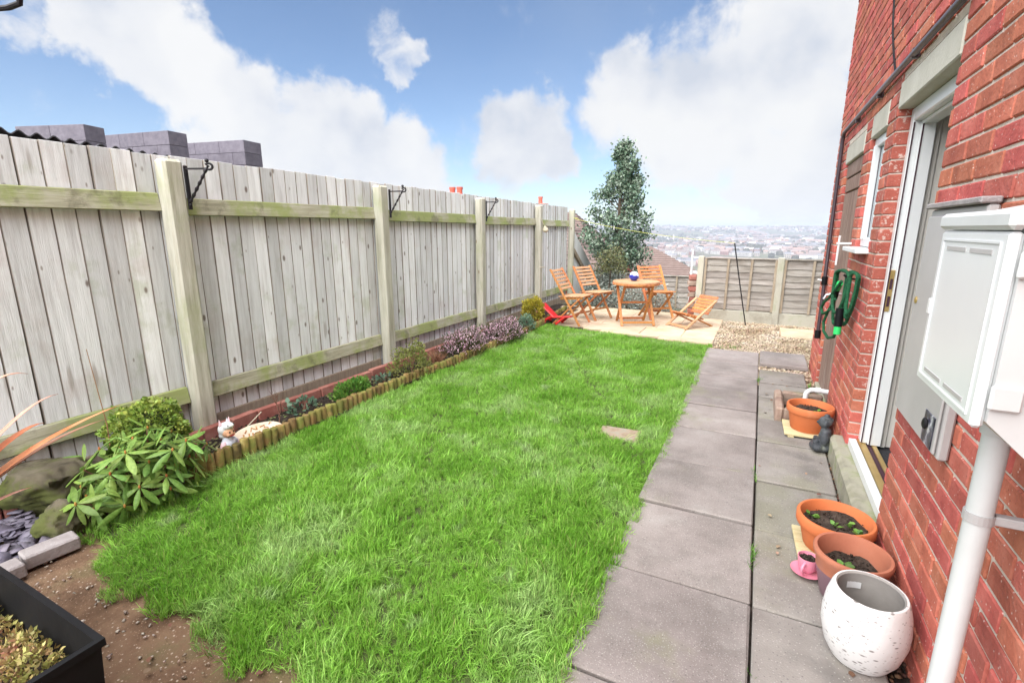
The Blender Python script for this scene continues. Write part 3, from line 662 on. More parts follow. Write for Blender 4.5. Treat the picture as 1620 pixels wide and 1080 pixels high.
# ================================================================ HOUSE
HL = Vector((.75, 3, 0))
house = E('brick_house', HL, 'red brick house wall with open white door, narrow window and brown door', 'house')
def inH(o, parent=None):
    if parent is None: o.parent = house; o.location = o.location - HL
    else: o.parent = parent
    return o
WX = .605; YE = 6.27
OPEN = [(2.60, 3.60, .15, 2.285), (3.85, 4.36, 1.375, 2.255), (4.60, 5.52, .03, 2.21)]   # openings with their lintels
def inner_wall():
    ys = sorted({-3.0, YE - .006, *[o[0] - .006 for o in OPEN], *[o[1] + .006 for o in OPEN]}); zs = sorted({-.3, 5.4, *[o[2] - .006 for o in OPEN], *[o[3] + .006 for o in OPEN]})
    m = MB()
    for a, b in zip(ys, ys[1:]):
        for c, d in zip(zs, zs[1:]):
            cy, cz = (a + b) / 2, (c + d) / 2
            if any(o[0] < cy < o[1] and o[2] < cz < o[3] for o in OPEN): continue
            m.box(WX + .006, .90, a, b, c, d)
    return m
wall = inH(inner_wall().build('wall', M['mortar']))
bvar = []
for s in range(6):
    r = random.Random(s + 3); V, F = cbox(.1025, .215, .065, .0045); m = MB()
    m.add([(a + r.uniform(-.0018, .0012), b + r.uniform(-.0012, .0012), c + r.uniform(-.0012, .0012)) for a, b, c in V], F); me = m.mesh('brick'); me.materials.append(M['brick']); bvar.append((m, me))
limeme = bvar[0][1].copy(); limeme.materials.clear(); limeme.materials.append(M['brick_lime'])
bricks = []
for kz in range(-1, 71):
    z0 = kz * .075 + .008; z1 = z0 + .065
    y = YE; first = True; spans = []
    while y > -.6:
        L = .1025 if (first and kz % 2) else .215
        spans.append((y - L, y)); y -= L + .010; first = False
    row = []
    for a, b in spans:
        segs = [(a, b)]
        for o in OPEN:
            if z0 + .02 < o[3] and z1 - .02 > o[2]:
                ns = []
                for p_, q_ in segs:
                    if q_ <= o[0] or p_ >= o[1]: ns.append((p_, q_)); continue
                    if p_ < o[0] - .03: ns.append((p_, o[0]))
                    if q_ > o[1] + .03: ns.append((o[1], q_))
                segs = ns
        row += [list(s) for s in segs]
    for o in OPEN:
        if z0 + .02 < o[3] and z1 - .02 > o[2]:
            for s in row:
                if 0 < s[0] - o[1] < .045: s[0] = o[1]
                if 0 < o[0] - s[1] < .045: s[1] = o[0]
    bricks += [(s[0], s[1], z0 + .0325) for s in row if s[1] - s[0] > .02]
cf = Vector((-.4322, .8742, -.2211)); cr = Vector((.8965, .4433, 0)); cu = cr.cross(cf)
def screen(b):
    q = Vector((WX, (b[0] + b[1]) / 2, b[2] - 1.5)); d = q.dot(cf)
    if d < .2: return None
    return q.dot(cr) / d, q.dot(cu) / d, (b[1] - b[0]) / (q.length ** 2) * (.605 / q.length)
rank = []
for i, b in enumerate(bricks):
    s = screen(b)
    if s and abs(s[0]) < 1.05 and abs(s[1]) < .71: rank.append((-s[2], i))
lime = {i for i, b in enumerate(bricks) if (abs(b[0] - 3.60) < .004 and b[2] > .5) or (abs(b[1] - 3.85) < .004 and 1.4 < b[2] < 1.0)}
rank.sort(); chosen = {i for _, i in rank[:300 - len(lime)]} | lime
far = MB(); rb = random.Random(5)
for i, (a, b, zc) in enumerate(bricks):
    loc = (WX + .05125 + rb.uniform(-.0015, .0015), (a + b) / 2, zc + rb.uniform(-.001, .001)); k = rb.randrange(6)
    if i in chosen:
        o = bpy.data.objects.new('brick', limeme if i in lime else bvar[k][1]); COL.objects.link(o); o.parent = wall
        o.location = loc; o.scale = (1, (b - a) / .215, 1); o.rotation_euler = (rb.uniform(-.004, .004), 0, rb.uniform(-.004, .004))
    else: far.add(bvar[k][0].v, bvar[k][0].f, Matrix.Translation(loc) @ Matrix.Diagonal((1, (b - a) / .215, 1, 1)))
o = far.build('brickwork', M['brick'], wall, kind='stuff')
# body of the house behind the wall, hallway carved out as its own room
m = MB()
m.box(.901, 6.0, 4.62, YE - .006, -.3, 5.4); m.box(.901, 6.0, -3, 1.6, -.3, 5.4); m.box(3.0, 6.0, 1.6, 4.62, -.3, 5.4); m.box(.901, 3.0, 1.6, 4.62, 2.45, 5.4)
inH(m.build('house_core', M['mortar']))
m = MB(); m.box(.902, 2.99, 3.70, 3.74, .15, 2.44); m.box(2.96, 2.995, 1.61, 4.6, .15, 2.44); m.box(.902, 2.95, 1.62, 1.66, .15, 2.44); inH(m.build('hall_wall', M['cream']))
m = MB(); m.box(.72, 2.95, 1.67, 3.69, .13, .185); inH(m.build('hall_floor', M['mat']))
m = MB(); m.box(.902, 2.95, 1.67, 3.69, 2.40, 2.445); inH(m.build('hall_ceiling', M['cream']))
# lintels
for (y0, y1, z0, z1) in ((2.515, 3.685, 2.135, 2.28),):
    pass
def lint(y0, y1, z0, z1, mat='lintel', x0=WX - .004):
    m = MB(); m.box(x0, .89, y0, y1, z0, z1, .006); return inH(m.build('lintel', M[mat]))
lint(2.605, 3.595, 2.14, 2.28); lint(3.855, 4.355, 2.10, 2.25); lint(4.605, 5.515, 2.055, 2.205)
# open doorway: frame profile, gaskets, keep, threshold
df = MB()
fx0, fx1 = .668, .738
df.box(fx0, fx1, 3.53, 3.598, .205, 2.138, .006); df.box(fx0, fx1, 2.602, 2.668, .205, 2.138, .006); df.box(fx0, fx1, 2.67, 3.528, 2.065, 2.138, .006)
df.box(fx0 + .035, fx1 + .03, 3.505, 3.529, .207, 2.064, .003); df.box(fx0 + .035, fx1 + .03, 2.67, 3.504, 2.045, 2.0645, .003)
dfo = inH(df.build('door_frame', M['white']))
m = MB()
for x in (fx0 + .006, fx0 + .042): m.box(x - .003, x + .003, 3.5245 if x < .68 else 3.5005, 3.5295 if x < .68 else 3.5045, .21, 2.06)
inH(m.build('gasket', M['rubber'], None), dfo)
m = MB(); m.box(fx0 + .01, fx0 + .032, 3.524, 3.5305, 1.03, 1.27, .002); k_ = inH(m.build('lock_keep', M['brass']), dfo)
m = MB()
for z in (1.09, 1.19): m.box(fx0 + .014, fx0 + .028, 3.5225, 3.526, z - .03, z + .03)
inH(m.build('lock_slot', M['rubber']), dfo)
m = MB(); m.box(.660, .70, 2.605, 3.595, .185, .2045, .004); m.box(.725, .75, 2.605, 3.595, .186, .2065, .003); inH(m.build('threshold', M['brass']), dfo)
m = MB(); m.box(.70, .7245, 2.605, 3.595, .1855, .199, .001); inH(m.build('threshold_seal', M['rubber']), dfo)
m = MB(); m.box(.618, .658, 2.605, 3.595, .152, .203, .003); inH(m.build('threshold_nosing', M['white']), dfo)
# door leaf folded back inside, hinged on the near jamb
dl = MB(); dl.box(.745, 1.60, 2.675, 2.72, .21, 2.04, .004); inH(dl.build('door', M['white']))
# a cream inner door and frame on the hall wall, seen through the doorway
m = MB(); m.box(.94, .99, 3.675, 3.699, .19, 2.10, .004); m.box(1.75, 1.80, 3.675, 3.699, .19, 2.10, .004); m.box(.99, 1.75, 3.672, 3.699, .19, 2.05, .003); inH(m.build('inner_door', M['white']))
m = MB(); m.box(.772, .80, 3.545, 3.604, .19, 2.13, .003); m.box(.801, 1.25, 3.56, 3.604, .19, 2.13, .003); m.box(.739, .7715, 3.575, 3.604, .19, 2.13, .003); inH(m.build('reveal_lining', M['cream']))
# step
m = MB(); V, F = cbox(.155, 1.20, .19, .022); m.add(V, F, Matrix.Translation((.6175, 3.185, .055))); inH(m.build('door_step', M['step']))
# narrow window
wf = MB(); wy0, wy1, wz0, wz1 = 3.852, 4.358, 1.38, 2.098
for a in ((wy0, wy0 + .06, wz0, wz1), (wy1 - .06, wy1, wz0, wz1), (wy0 + .061, wy1 - .061, wz0, wz0 + .06), (wy0 + .061, wy1 - .061, wz1 - .06, wz1)): wf.box(.632, .692, *a, .005)
wf.box(.619, .657, wy0 + .05, wy0 + .09, wz0 + .05, wz1 - .05, .004); wf.box(.619, .657, wy1 - .09, wy1 - .05, wz0 + .05, wz1 - .05, .004)
wfo = inH(wf.build('window', M['white']))
gl, t = newmat('window_glass'); nd(t, 'ShaderNodeOutputMaterial', {'Surface': nd(t, 'ShaderNodeBsdfPrincipled', {'Base Color': (.25, .30, .33, 1), 'Roughness': .04, 'Specular IOR Level': .8, 'Metallic': .15}).outputs[0]})
m = MB(); m.box(.657, .665, wy0 + .06, wy1 - .06, wz0 + .06, wz1 - .06); inH(m.build('pane', gl), wfo)
m = MB(); m.box(.655, .658, wy0 + .088, wy0 + .093, wz0 + .07, wz1 - .07); m.box(.655, .658, wy1 - .093, wy1 - .088, wz0 + .07, wz1 - .07); inH(m.build('gasket', M['rubber']), wfo)
m = MB(); m.box(.535, .66, wy0 - .03, wy1 + .05, 1.345, 1.376, .005); inH(m.build('window_sill', M['white']), wfo)
# brown boarded door
bd = inH(MB().box(.648, .665, 4.61, 5.51, .04, 2.05).build('boarded_door', M['browndoor']))
for k in range(6):
    a = 4.612 + k * .1497; m = MB(); m.box(.628, .6475, a, a + .1455, .045, 1.80, .004); inH(m.build('plank', M['browndoor']), bd)
m = MB(); m.box(.626, .6475, 4.612, 5.508, 1.815, 1.925, .004); m.box(.622, .6475, 4.612, 5.508, 1.935, 2.048, .004); inH(m.build('top_board', M['browndoor']), bd)
m = MB(); m.box(.60, .70, 4.59, 5.53, -.04, .035, .008); inH(m.build('door_sill', M['step']), bd)

# ---------------------------------------------------------------- things fixed to the wall
mb_ = E('white_meter_box', (.605, 1.277, 1.12), 'white plastic meter box with hinged vented door on a white conduit', 'meter box')
bx0, bx1 = -.235, -.003; by0, by1 = -.182, .182; H_ = .40
m = MB()                                                   # body with chamfered bottom and sloped hood
prof = [(bx1, -.005), (bx0 + .07, -.005), (bx0 + .012, .05), (bx0 + .012, H_ - .03), (bx0 + .012, H_ + .005), (bx1, H_ + .055)]
n_ = len(prof); m.v = [(a, by0, z) for a, z in prof] + [(a, by1, z) for a, z in prof]
m.f = [tuple(range(n_)), tuple(reversed(range(n_, 2 * n_)))] + [(i, i + n_, (i + 1) % n_ + n_, (i + 1) % n_) for i in range(n_)]
m.build('body', M['offwhite'], mb_)
m = MB(); m.box(bx0 - .014, bx0 + .0115, by0 - .004, by1 + .004, H_ - .022, H_ + .012, .008); m.build('hood', M['offwhite'], mb_)
m = MB(); m.box(bx0 - .008, bx0 + .0115, by0 + .006, by1 - .006, .035, H_ - .024, .006)
dr = m.build('door', M['white'], mb_)
for (a, b, z) in ((-.12, -.015, H_ - .06), (.01, .12, H_ - .06), (-.12, -.015, .07), (.01, .12, .07)): MB().box(bx0 - .0095, bx0 - .0075, a, b, z - .004, z + .004).build('vent_slot', M['greybox'], dr)
m = MB()
for (y0, y1, z0, z1) in ((by0 + .03, by1 - .03, H_ - .045, H_ - .041), (by0 + .03, by1 - .03, .052, .056), (by0 + .03, by0 + .034, .056, H_ - .045), (by1 - .034, by1 - .03, .056, H_ - .045)): m.box(bx0 - .0105, bx0 - .0075, y0, y1, z0, z1)
m.build('door_rib', M['white'], dr)
m = MB(); m.box(bx0 - .013, bx0 - .0075, by1 - .03, by1 - .012, .19, .225, .002); m.build('catch', M['white'], dr)
for z in (.075, .30): m = MB(); m.box(bx0 + .006, bx0 + .05, by0 - .011, by0 - .0005, z, z + .045, .004); m.build('hinge', M['offwhite'], mb_)
gb = E('grey_meter_cabinet', (.605, 2.2, .77), 'slim grey steel meter cabinet on the brick wall behind the white box', 'meter box')
m = MB(); m.box(-.032, -.002, -.27, .27, 0, .80, .006); m.build('body', M['greybox'], gb)
m = MB(); m.box(-.042, -.033, -.255, .262, .012, .775, .004); m.build('door', M['greybox'], gb)
m = MB(); m.box(-.052, -.003, -.275, .275, .802, .822, .004); m.build('lid', M['paver'], gb)
m = MB(); m.box(-.0455, -.0425, -.235, -.13, .02, .13, .001)
st_m = surf('peeling_black_label', [(.02, .02, .035), (.10, .10, .14), (.62, .62, .64)], 16, 5, .3, .2, 40, rand=0, lo=.42, hi=.62); m.build('label_plate', st_m, gb)
m = MB(); m.ball((-.052, -.17, .09), (.008, .02, .02)); m.build('latch', M['iron'], gb)
m = MB(); m.ball((-.044, .225, .46), (.005, .012, .014)); m.build('lock', M['brass'], gb)
cd = E('white_conduit', (.505, 1.385, 0), 'thick white plastic conduit running down the wall below the meter box', 'pipe')
MB().tube([(0, 0, -.02), (0, 0, .4), (0, 0, 1.113)], .025, 24).build('tube', M['offwhite'], cd, smooth=True)
MB().tube([(0, 0, 1.06), (0, 0, 1.114)], .030, 24).build('coupler', M['offwhite'], cd, smooth=True)
for z in (.30, .86):
    m = MB(); m.box(.02, .098, -.012, .012, z - .011, z + .011, .003); m.tube([(0, 0, z - .011), (0, 0, z + .011)], .0285, 20); m.build('clip', M['greybox'], cd)
# thin brown pipe along and down the wall
pp = E('overflow_pipe', (.58, 4.2, 2.33), 'thin dark brown pipe running along and down the brick wall', 'pipe')
m = MB(); pts = [(0, -1.72, .13), (0, -1.69, .03), (0, -1.62, 0), (0, -.2, .02), (0, 1.50, .03), (0, 1.545, .005), (0, 1.56, -.05), (.0, 1.48, -1.0), (0, 1.41, -1.85)]
m.tube(pts, .0165, 12); m.build('run', M['pipe'], pp, smooth=True)
for p_ in ((0, -.9), (0, -.05), (0, .8)):
    m = MB(); m.box(-.008, .026, p_[1] - .012, p_[1] + .012, -.012, .038, .003); m.build('clip', M['pipe'], pp)
for z, yo in ((-.45, 1.53), (-.95, 1.485)):
    m = MB(); m.box(-.012, .026, yo - .018, yo + .02, z - .015, z + .015, .003); m.build('clip', M['pipe'], pp)
m = MB(); m.tube([(0, 1.457, -1.28), (0, 1.450, -1.36)], .026, 12); m.tube([(0, 1.415, -1.80), (0, 1.408, -1.88)], .027, 12); m.tube([(0, -1.70, .06), (0, -1.735, .17), (0, -1.74, .25)], .028, 12); m.build('coupling', M['black'], pp, smooth=True)
m = MB(); m.tube([(-.005, 1.455, -1.32), (-.06, 1.455, -1.31)], .008, 8); m.build('test_spur', M['white'], pp)
cb = MB(); pts = [(.598, 4.05 - .6 * u + .12 * math.sin(u * 3.1), 3.05 - .68 * u) for u in np.linspace(0, 1, 16)]
T(cb.tube([(.6, 4.9, 3.6), (.6, 4.55, 3.3)] + [(.6, 4.3 - .5 * u + .1 * math.sin(u * 3.1), 3.12 - .75 * u) for u in np.linspace(0, 1, 12)], .006, 6).build('cable', M['iron']), 'thin black cable drooping down the bricks above the pipe', 'cable')
# garden tap and hose
tp = E('garden_tap', (.60, 4.62, 1.0), 'small metal garden tap on the wall behind the green hose', 'tap')
M['chrome'] = surf('dull_chrome', [(.5, .5, .5)], rough=.3, bump=0, rand=0, metal=.9)
m = MB(); m.tube([(.0, 0, 0), (-.06, 0, 0), (-.10, 0, -.01), (-.115, 0, -.045)], .011, 10); m.build('spout', M['chrome'], tp, smooth=True)
m = MB(); m.tube([(-.05, 0, .0), (-.05, 0, .05)], .008, 8); m.bar((-.05, -.03, .052), (-.05, .03, .052), .012, .008); m.build('handle', M['chrome'], tp)
hs_ = E('garden_hose', (.572, 4.0, 1.17), 'green expanding hose looped over a hook on the brick wall', 'hose')
m = MB(); m.tube([(.03, 0, .0), (-.03, 0, .005), (-.06, 0, .03)], .007, 8); m.build('hook', M['iron'], hs_)
def loop(y0, w, drop, dx, r=.0105, top=.02):
    pts = []
    for a in np.linspace(0, 1, 30):
        yy_ = y0 + w * math.cos(math.pi * a) * (1 - .25 * math.sin(math.pi * a)); zz = top - drop * (math.sin(math.pi * a) ** .55)
        pts.append((dx - .012 * math.sin(math.pi * a) - .2 * yy_, yy_, zz))
    return MB().tube(pts, [r * (1 + .1 * (k % 2)) for k in range(30)], 10)
m = MB()
for (y0, w, dr_, dx) in ((-.12, .085, .28, -.035), (-.04, .10, .34, -.02), (.06, .13, .27, -.05), (-.16, .06, .25, -.05), (.10, .11, .36, -.03)):
    q = loop(y0, w, dr_, dx); m.add(q.v, q.f)
    pts = [(dx - .2 * (y0 + w * math.cos(a)), y0 + w * math.cos(a), .02 + .035 * math.sin(a)) for a in np.linspace(0, math.pi, 12)]; m.tube(pts, .0105, 10)
m.build('coil', M['hose'], hs_, smooth=True)
pts = [(-.05, .06 + .16 * math.sin(a * .5) + .11 * math.sin(a), -.14 - .16 * (1 - math.cos(a)) * .9) for a in np.linspace(0, 4.2, 26)]
hz_ = lambda L: [(a - .2 * b, b, c) for a, b, c in L]
m = MB(); m.tube(hz_([(-.05, .05, -.02), (-.055, .12, -.08), (-.06, .22, -.16), (-.06, .32, -.21), (-.06, .36, -.26), (-.06, .31, -.30), (-.06, .22, -.27), (-.062, .16, -.24)]), .0105, 10)
m.tube(hz_([(-.045, .14, -.16), (-.05, .24, -.27), (-.05, .30, -.36), (-.05, .27, -.43), (-.05, .16, -.46), (-.05, .05, -.43), (-.05, .0, -.34), (-.05, -.03, -.2)]), .0105, 10); m.build('loose_loop', M['hose'], hs_, smooth=True)
m = MB(); m.tube([(-.06, -.07, -.20), (-.06, -.085, -.33)], .025, 12); m.tube([(-.065, .18, -.09), (-.065, .25, -.165)], .019, 12); m.build('connector', M['black'], hs_, smooth=True)
m = MB(); m.tube([(-.06, -.085, -.331), (-.06, -.091, -.385)], .0235, 12); m.tube([(-.06, .125, -.04), (-.064, .179, -.089)], .021, 12); m.build('collar', M['hosegreen'], hs_, smooth=True); hs_.scale = (.95, .9, .95)
# waste pipe over gully
wp = E('waste_pipe', (.60, 4.62, .12), 'white bent waste pipe emptying over the gully by the wall', 'pipe')
m = MB(); pts = [(.01, .02, .07), (-.09, .02, .075)] + [(-.09 - .055 * math.sin(a), .02, .02 + .055 * math.cos(a)) for a in np.linspace(.2, 1.57, 6)] + [(-.145, .02, -.05), (-.145, .02, -.12)]
m.tube(pts, .020, 12); m.build('bend', M['white'], wp, smooth=True)
m = MB(); m.tube([(-.08, .02, .075), (-.045, .02, .0745)], .025, 12); m.tube([(-.145, .02, -.01), (-.145, .02, -.04)], .025, 12); m.build('socket', M['white'], wp, smooth=True)
gu = E('gully_surround', (.40, 4.5, 0), 'old brick and concrete surround of the drain gully', 'gully')
for (a, b, c, d) in ((-.175, -.115, -.26, .26), (-.1145, .19, .20, .26), (-.1145, .19, -.26, -.2)): MB().box(a, b, c, d, -.02, .13, .014).build('kerb', M['oldterra'] if False else M['gully'] if 'gully' in M else M.setdefault('gully', surf('gully_brick', [(.17, .11, .085), (.27, .19, .15), (.33, .27, .22)], 7, 7, .92, .5, 50, rand=.1, over=((5, .5, .66, (.16, .17, .09), .6),))), gu)
MB().box(-.114, .19, -.199, .199, -.02, .012).build('sump', M['soil'], gu)
op = E('vent_stub', (.60, 4.42, 1.39), 'thin white overflow stub beside the window sill', 'pipe')
m = MB(); m.tube([(.01, .12, .0), (-.09, .12, .0)], .010, 10); m.tube([(-.075, .12, .06), (-.075, .12, -.16)], .008, 10); m.build('stub', M['white'], op, smooth=True)

# ================================================================ POTS BY THE WALL
def lathe_obj(name, prof, mat, parent, n=40, smooth=True): return MB().lathe(prof, n).build(name, mat, parent, smooth)
def soil_disc(parent, r, z, seed):
    m = MB(); n = 22; rr = random.Random(seed); m.v = [(0, 0, z)]; m.f = []
    for j in range(1, 5):
        for k in range(n): a = 2 * math.pi * k / n; m.v.append((r * j / 4 * math.cos(a), r * j / 4 * math.sin(a), z + rr.uniform(-.008, .008)))
    for k in range(n): m.f.append((0, 1 + k, 1 + (k + 1) % n))
    for j in range(3):
        for k in range(n): a, b = 1 + j * n + k, 1 + j * n + (k + 1) % n; m.f.append((a, a + n, b + n, b))
    o = m.build('soil', M['soil'], parent, smooth=True)
    N = 160; a = rng.uniform(0, 6.28, N); q = r * .95 * np.sqrt(rng.random(N)); V, F = pebble(3)
    merged('soil_crumbs', [(V, F, scl(rrot(N, .5), rng.uniform(.003, .009, N)), np.stack([q * np.cos(a), q * np.sin(a), z + rng.uniform(0, .008, N)], -1))], M['soil'], parent, 'stuff')
def seedling(parent, x, y, z, s=.034, nl=6):
    D = np.stack([np.cos(np.arange(nl) * 2.4), np.sin(np.arange(nl) * 2.4), rng.uniform(.3, .9, nl)], -1)
    return merged('seedling', [(*LEAFW, scl(aim(D, (0, 0, 1)), rng.uniform(s * .6, s, nl)), np.tile([x, y, z], (nl, 1)) + rng.normal(0, .006, (nl, 3)))], M['thyme'], parent)
def pot(name, loc, r, h, label, mat='terracotta', seeds=(), rimh=.055, fill=.045):
    p_ = E(name, loc, label, 'plant pot', 'pots along the house wall')
    b = r * .72
    lathe_obj('body', [(0, .0), (b, 0), (b + .004, .006), (r - .016, h - rimh - .002), (r - .016, h - rimh)], M[mat], p_)
    lathe_obj('rim', [(r - .017, h - rimh), (r - .003, h - rimh + .004), (r, h - rimh + .012), (r, h - .007), (r - .005, h), (r - .014, h), (r - .018, h - .006), (r - .026, h - rimh), (b - .004, .02)], M[mat], p_)
    soil_disc(p_, r - .027, h - fill, int(r * 1000))
    for (x, y) in seeds: seedling(p_, x, y, h - fill + .006)
    return p_
def timber_base(loc, w, rz, label, n=4):
    t_ = E('timber_base', loc, label, 'pot base', 'timber squares under the pots', rz)
    for k in range(n): a = -w / 2 + k * w / n; MB().box(-w / 2, w / 2, a + .002, a + w / n - .002, .014, .030, .002).build('slat', M['newwood'], t_)
    for x in (-w * .36, w * .36): MB().box(x - .02, x + .02, -w / 2, w / 2, .0, .0135, .002).build('bearer', M['newwood'], t_)
timber_base((.43, 4.07, .02), .30, .03, 'pale timber square under the farther terracotta pot')
pot('terracotta_pot', (.44, 4.08, .051), .155, .185, 'orange terracotta pot with bare soil beside the seated statue', seeds=((.05, -.03),))
timber_base((.42, 2.50, .02), .28, .05, 'pale timber square under the pot of seedlings')
pot('terracotta_pot', (.43, 2.50, .051), .158, .16, 'orange terracotta pot of soil with four green seedlings', seeds=((-.09, .02), (.0, -.02), (.055, -.0), (.09, -.045)))
p3_ = E('glazed_pot', (.452, 2.19, .02), 'worn brown pot with purple glazed lower half behind white pot', 'plant pot', 'pots along the house wall')
lathe_obj('body', [(0, 0), (.088, 0), (.096, .01), (.122, .13)], M['purple'], p3_)
lathe_obj('rim', [(.122, .13), (.126, .165), (.137, .19), (.1385, .205), (.134, .213), (.124, .212), (.118, .195), (.108, .13), (.095, .05)], M['oldterra'], p3_)
soil_disc(p3_, .106, .135, 9); seedling(p3_, -.02, -.01, .14, .045)
wpot = E('white_egg_pot', (.452, 1.868, .02), 'white speckled egg-shaped planter standing nearest on the path', 'plant pot', 'pots along the house wall')
lathe_obj('body', [(0, 0), (.072, 0), (.09, .006), (.114, .05), (.129, .115), (.130, .16), (.124, .215), (.112, .26), (.107, .269), (.100, .27)], M['terrazzo'], wpot, 56)
lathe_obj('inside', [(.100, .27), (.095, .264), (.107, .20), (.107, .11), (.06, .085), (0, .084)], M['potin'], wpot, 48)
m = MB()
for i in range(7):
    a0 = 1.45 + i * .05; 
m.v = [(.1025 * math.cos(a), .1025 * math.sin(a), z) for a in np.linspace(1.62, 2.08, 7) for z in (.198, .242)]; m.f = [(2 * i, 2 * i + 2, 2 * i + 3, 2 * i + 1) for i in range(6)]
stk = m.build('price_sticker', M['white'], wpot)
m = MB()
for i, (u0, u1, z0, z1) in enumerate([(.28 + .045 * k, .28 + .045 * k + (.03 if k % 3 else .018),   .216, .232) for k in range(8)] + [(.25, .75, .206, .2085)]):
    a0, a1 = 1.62 + .46 * u0, 1.62 + .46 * u1; o_ = len(m.v)
    m.v += [(.102 * math.cos(a0), .107 * math.sin(a0), z0), (.102 * math.cos(a1), .107 * math.sin(a1), z0), (.102 * math.cos(a1), .107 * math.sin(a1), z1), (.102 * math.cos(a0), .107 * math.sin(a0), z1)]; m.f.append((o_, o_ + 1, o_ + 2, o_ + 3))
m.build('barcode', M['black'], stk)
m = MB(); m.ball((.045, -.01, .098), (.02, .018, .014)); m.build('pebble', M['sand'], wpot, smooth=True)
cup = E('teacup_planter', (.318, 2.285, .02), 'small pink teacup on a saucer beside the brown pot', 'teacup')
lathe_obj('saucer', [(0, .004), (.03, .004), (.034, 0), (.04, .004), (.062, .016), (.064, .019), (.05, .014), (.0, .009)], M['pink'], cup)
lathe_obj('cup', [(.02, .012), (.024, .016), (.036, .035), (.041, .07), (.042, .084), (.039, .084), (.036, .06), (.02, .03), (0, .028)], M['pink'], cup)
m = MB(); m.tube([(.0 + .01, -.039 - .022 * math.sin(a), .048 + .022 * math.cos(a)) for a in np.linspace(0, math.pi, 9)], .006, 8); m.build('handle', M['pink'], cup, smooth=True)
soil_disc(cup, .036, .066, 4); cup.rotation_euler = (0, 0, -.6)

def blobs(name, parts, mat, parent, voxel=.006, sm=6):
    m = MB()
    for (c, r, *e) in parts: m.ball(c, r, 16, 10, Euler(e[0]).to_matrix().to_4x4() if e else None)
    o = m.build(name, mat, parent); md = o.modifiers.new('remesh', 'REMESH'); md.mode = 'VOXEL'; md.voxel_size = voxel; md.use_smooth_shade = True
    md = o.modifiers.new('smooth', 'SMOOTH'); md.iterations = sm; md.factor = .5; return o
bu = E('seated_statue', (.505, 3.78, .018), 'small dark stone statue of a seated meditating figure', 'statue', rz=R(-95))
blobs('body', [((0, 0, .03), (.078, .066, .036)), ((0, .012, .09), (.05, .042, .07)), ((-.05, -.028, .035), (.046, .036, .03)), ((.05, -.028, .035), (.046, .036, .03)), ((0, -.05, .03), (.06, .026, .022)),
    ((-.052, .008, .105), (.021, .026, .048), (0, .25, 0)), ((.052, .008, .105), (.021, .026, .048), (0, -.25, 0)), ((-.034, -.034, .066), (.034, .017, .017), (0, 0, .5)), ((.034, -.034, .066), (.034, .017, .017), (0, 0, -.5)),
    ((0, .012, .14), (.052, .034, .028)), ((0, .004, .166), (.022, .022, .022)), ((0, -.002, .202), (.036, .038, .042)), ((0, .008, .21), (.038, .038, .036)), ((0, .008, .246), (.018, .018, .016)),
    ((0, -.04, .198), (.008, .010, .011)), ((-.038, .004, .194), (.006, .011, .019)), ((.038, .004, .194), (.006, .011, .019))], M['statue'], bu, .004, 1)
V, F = pebble(2); N = 60; a = rng.uniform(0, 6.28, N); e = np.arccos(rng.uniform(.0, 1, N))
merged('hair_curls', [(V, F, scl(rrot(N), np.full(N, .005)), np.stack([.038 * np.sin(e) * np.cos(a), .010 + .037 * np.abs(np.sin(e)) * np.sin(a), .212 + .036 * np.cos(e)], -1))], M['statue'], bu)

# ================================================================ FIGURINE AND PLAQUE IN THE BED
fg = E('garden_figurine', (-3.075, 1.93, .05), 'painted smiling child figurine in white horned hood by the log edging', 'figurine', rz=R(95)); fg.scale = (.86, .86, .86)
blobs('robe', [((0, 0, .05), (.055, .05, .055)), ((0, 0, .09), (.04, .036, .04)), ((.045, -.02, .07), (.02, .022, .04), (.3, -.4, 0))], M['bluewhite'], fg, .006)
blobs('sleeves', [((-.052, -.01, .05), (.022, .026, .042), (0, .3, 0)), ((.058, -.012, .05), (.024, .026, .042), (0, -.3, 0))], M['pinkpaint'], fg, .005)
fc = blobs('head', [((0, -.012, .155), (.046, .046, .048)), ((0, -.056, .148), (.008, .009, .008)), ((-.022, -.045, .14), (.014, .012, .012)), ((.022, -.045, .14), (.014, .012, .012))], M['skin'], fg, .005, 3)
m = MB()
for s in (-1, 1): m.ball((s * .017, -.054, .163), (.0065, .004, .0065))
m.build('eye', M['iron'], fc)
m = MB(); m.tube([(x, -.0565 + .3 * x * x * 30 * .1, .131 + x * x * 14) for x in np.linspace(-.017, .017, 7)], .0042, 6); m.build('mouth', M['lips'], fc)
hd = blobs('hood', [((0, .012, .175), (.056, .05, .056)), ((0, -.02, .205), (.042, .04, .03)), ((0, .02, .13), (.052, .036, .035)), ((0, -.045, .215), (.026, .03, .018))], M['white'], fg, .006)
m = MB(); m.tube([(0, -.012, .225), (0, -.02, .275)], [.010, .001], 8); m.build('horn', M['bluewhite'], hd)
m = MB()
for s in (-1, 1): m.tube([(s * .035, .012, .215), (s * .042, .014, .262)], [.014, .002], 6)
m.build('ear', M['pinkpaint'], hd)
m = MB()
for s in (-1, 1): m.ball((s * .026, -.052, .222), .005)
m.build('hood_eye', M['iron'], hd)
pq = E('name_plaque', (-3.10, 2.17, .07), 'oval cream stone plaque with brown lettering lying in the bed', 'plaque', rz=R(90))
pq.rotation_euler = (0, R(0), R(80))
m = MB(); n = 28; Vv = []
for z, s in ((0, .98), (.012, 1.0), (.026, .97), (.03, .9)): Vv.append([(.175 * s * math.cos(2 * math.pi * k / n), .085 * s * math.sin(2 * math.pi * k / n), z) for k in range(n)])
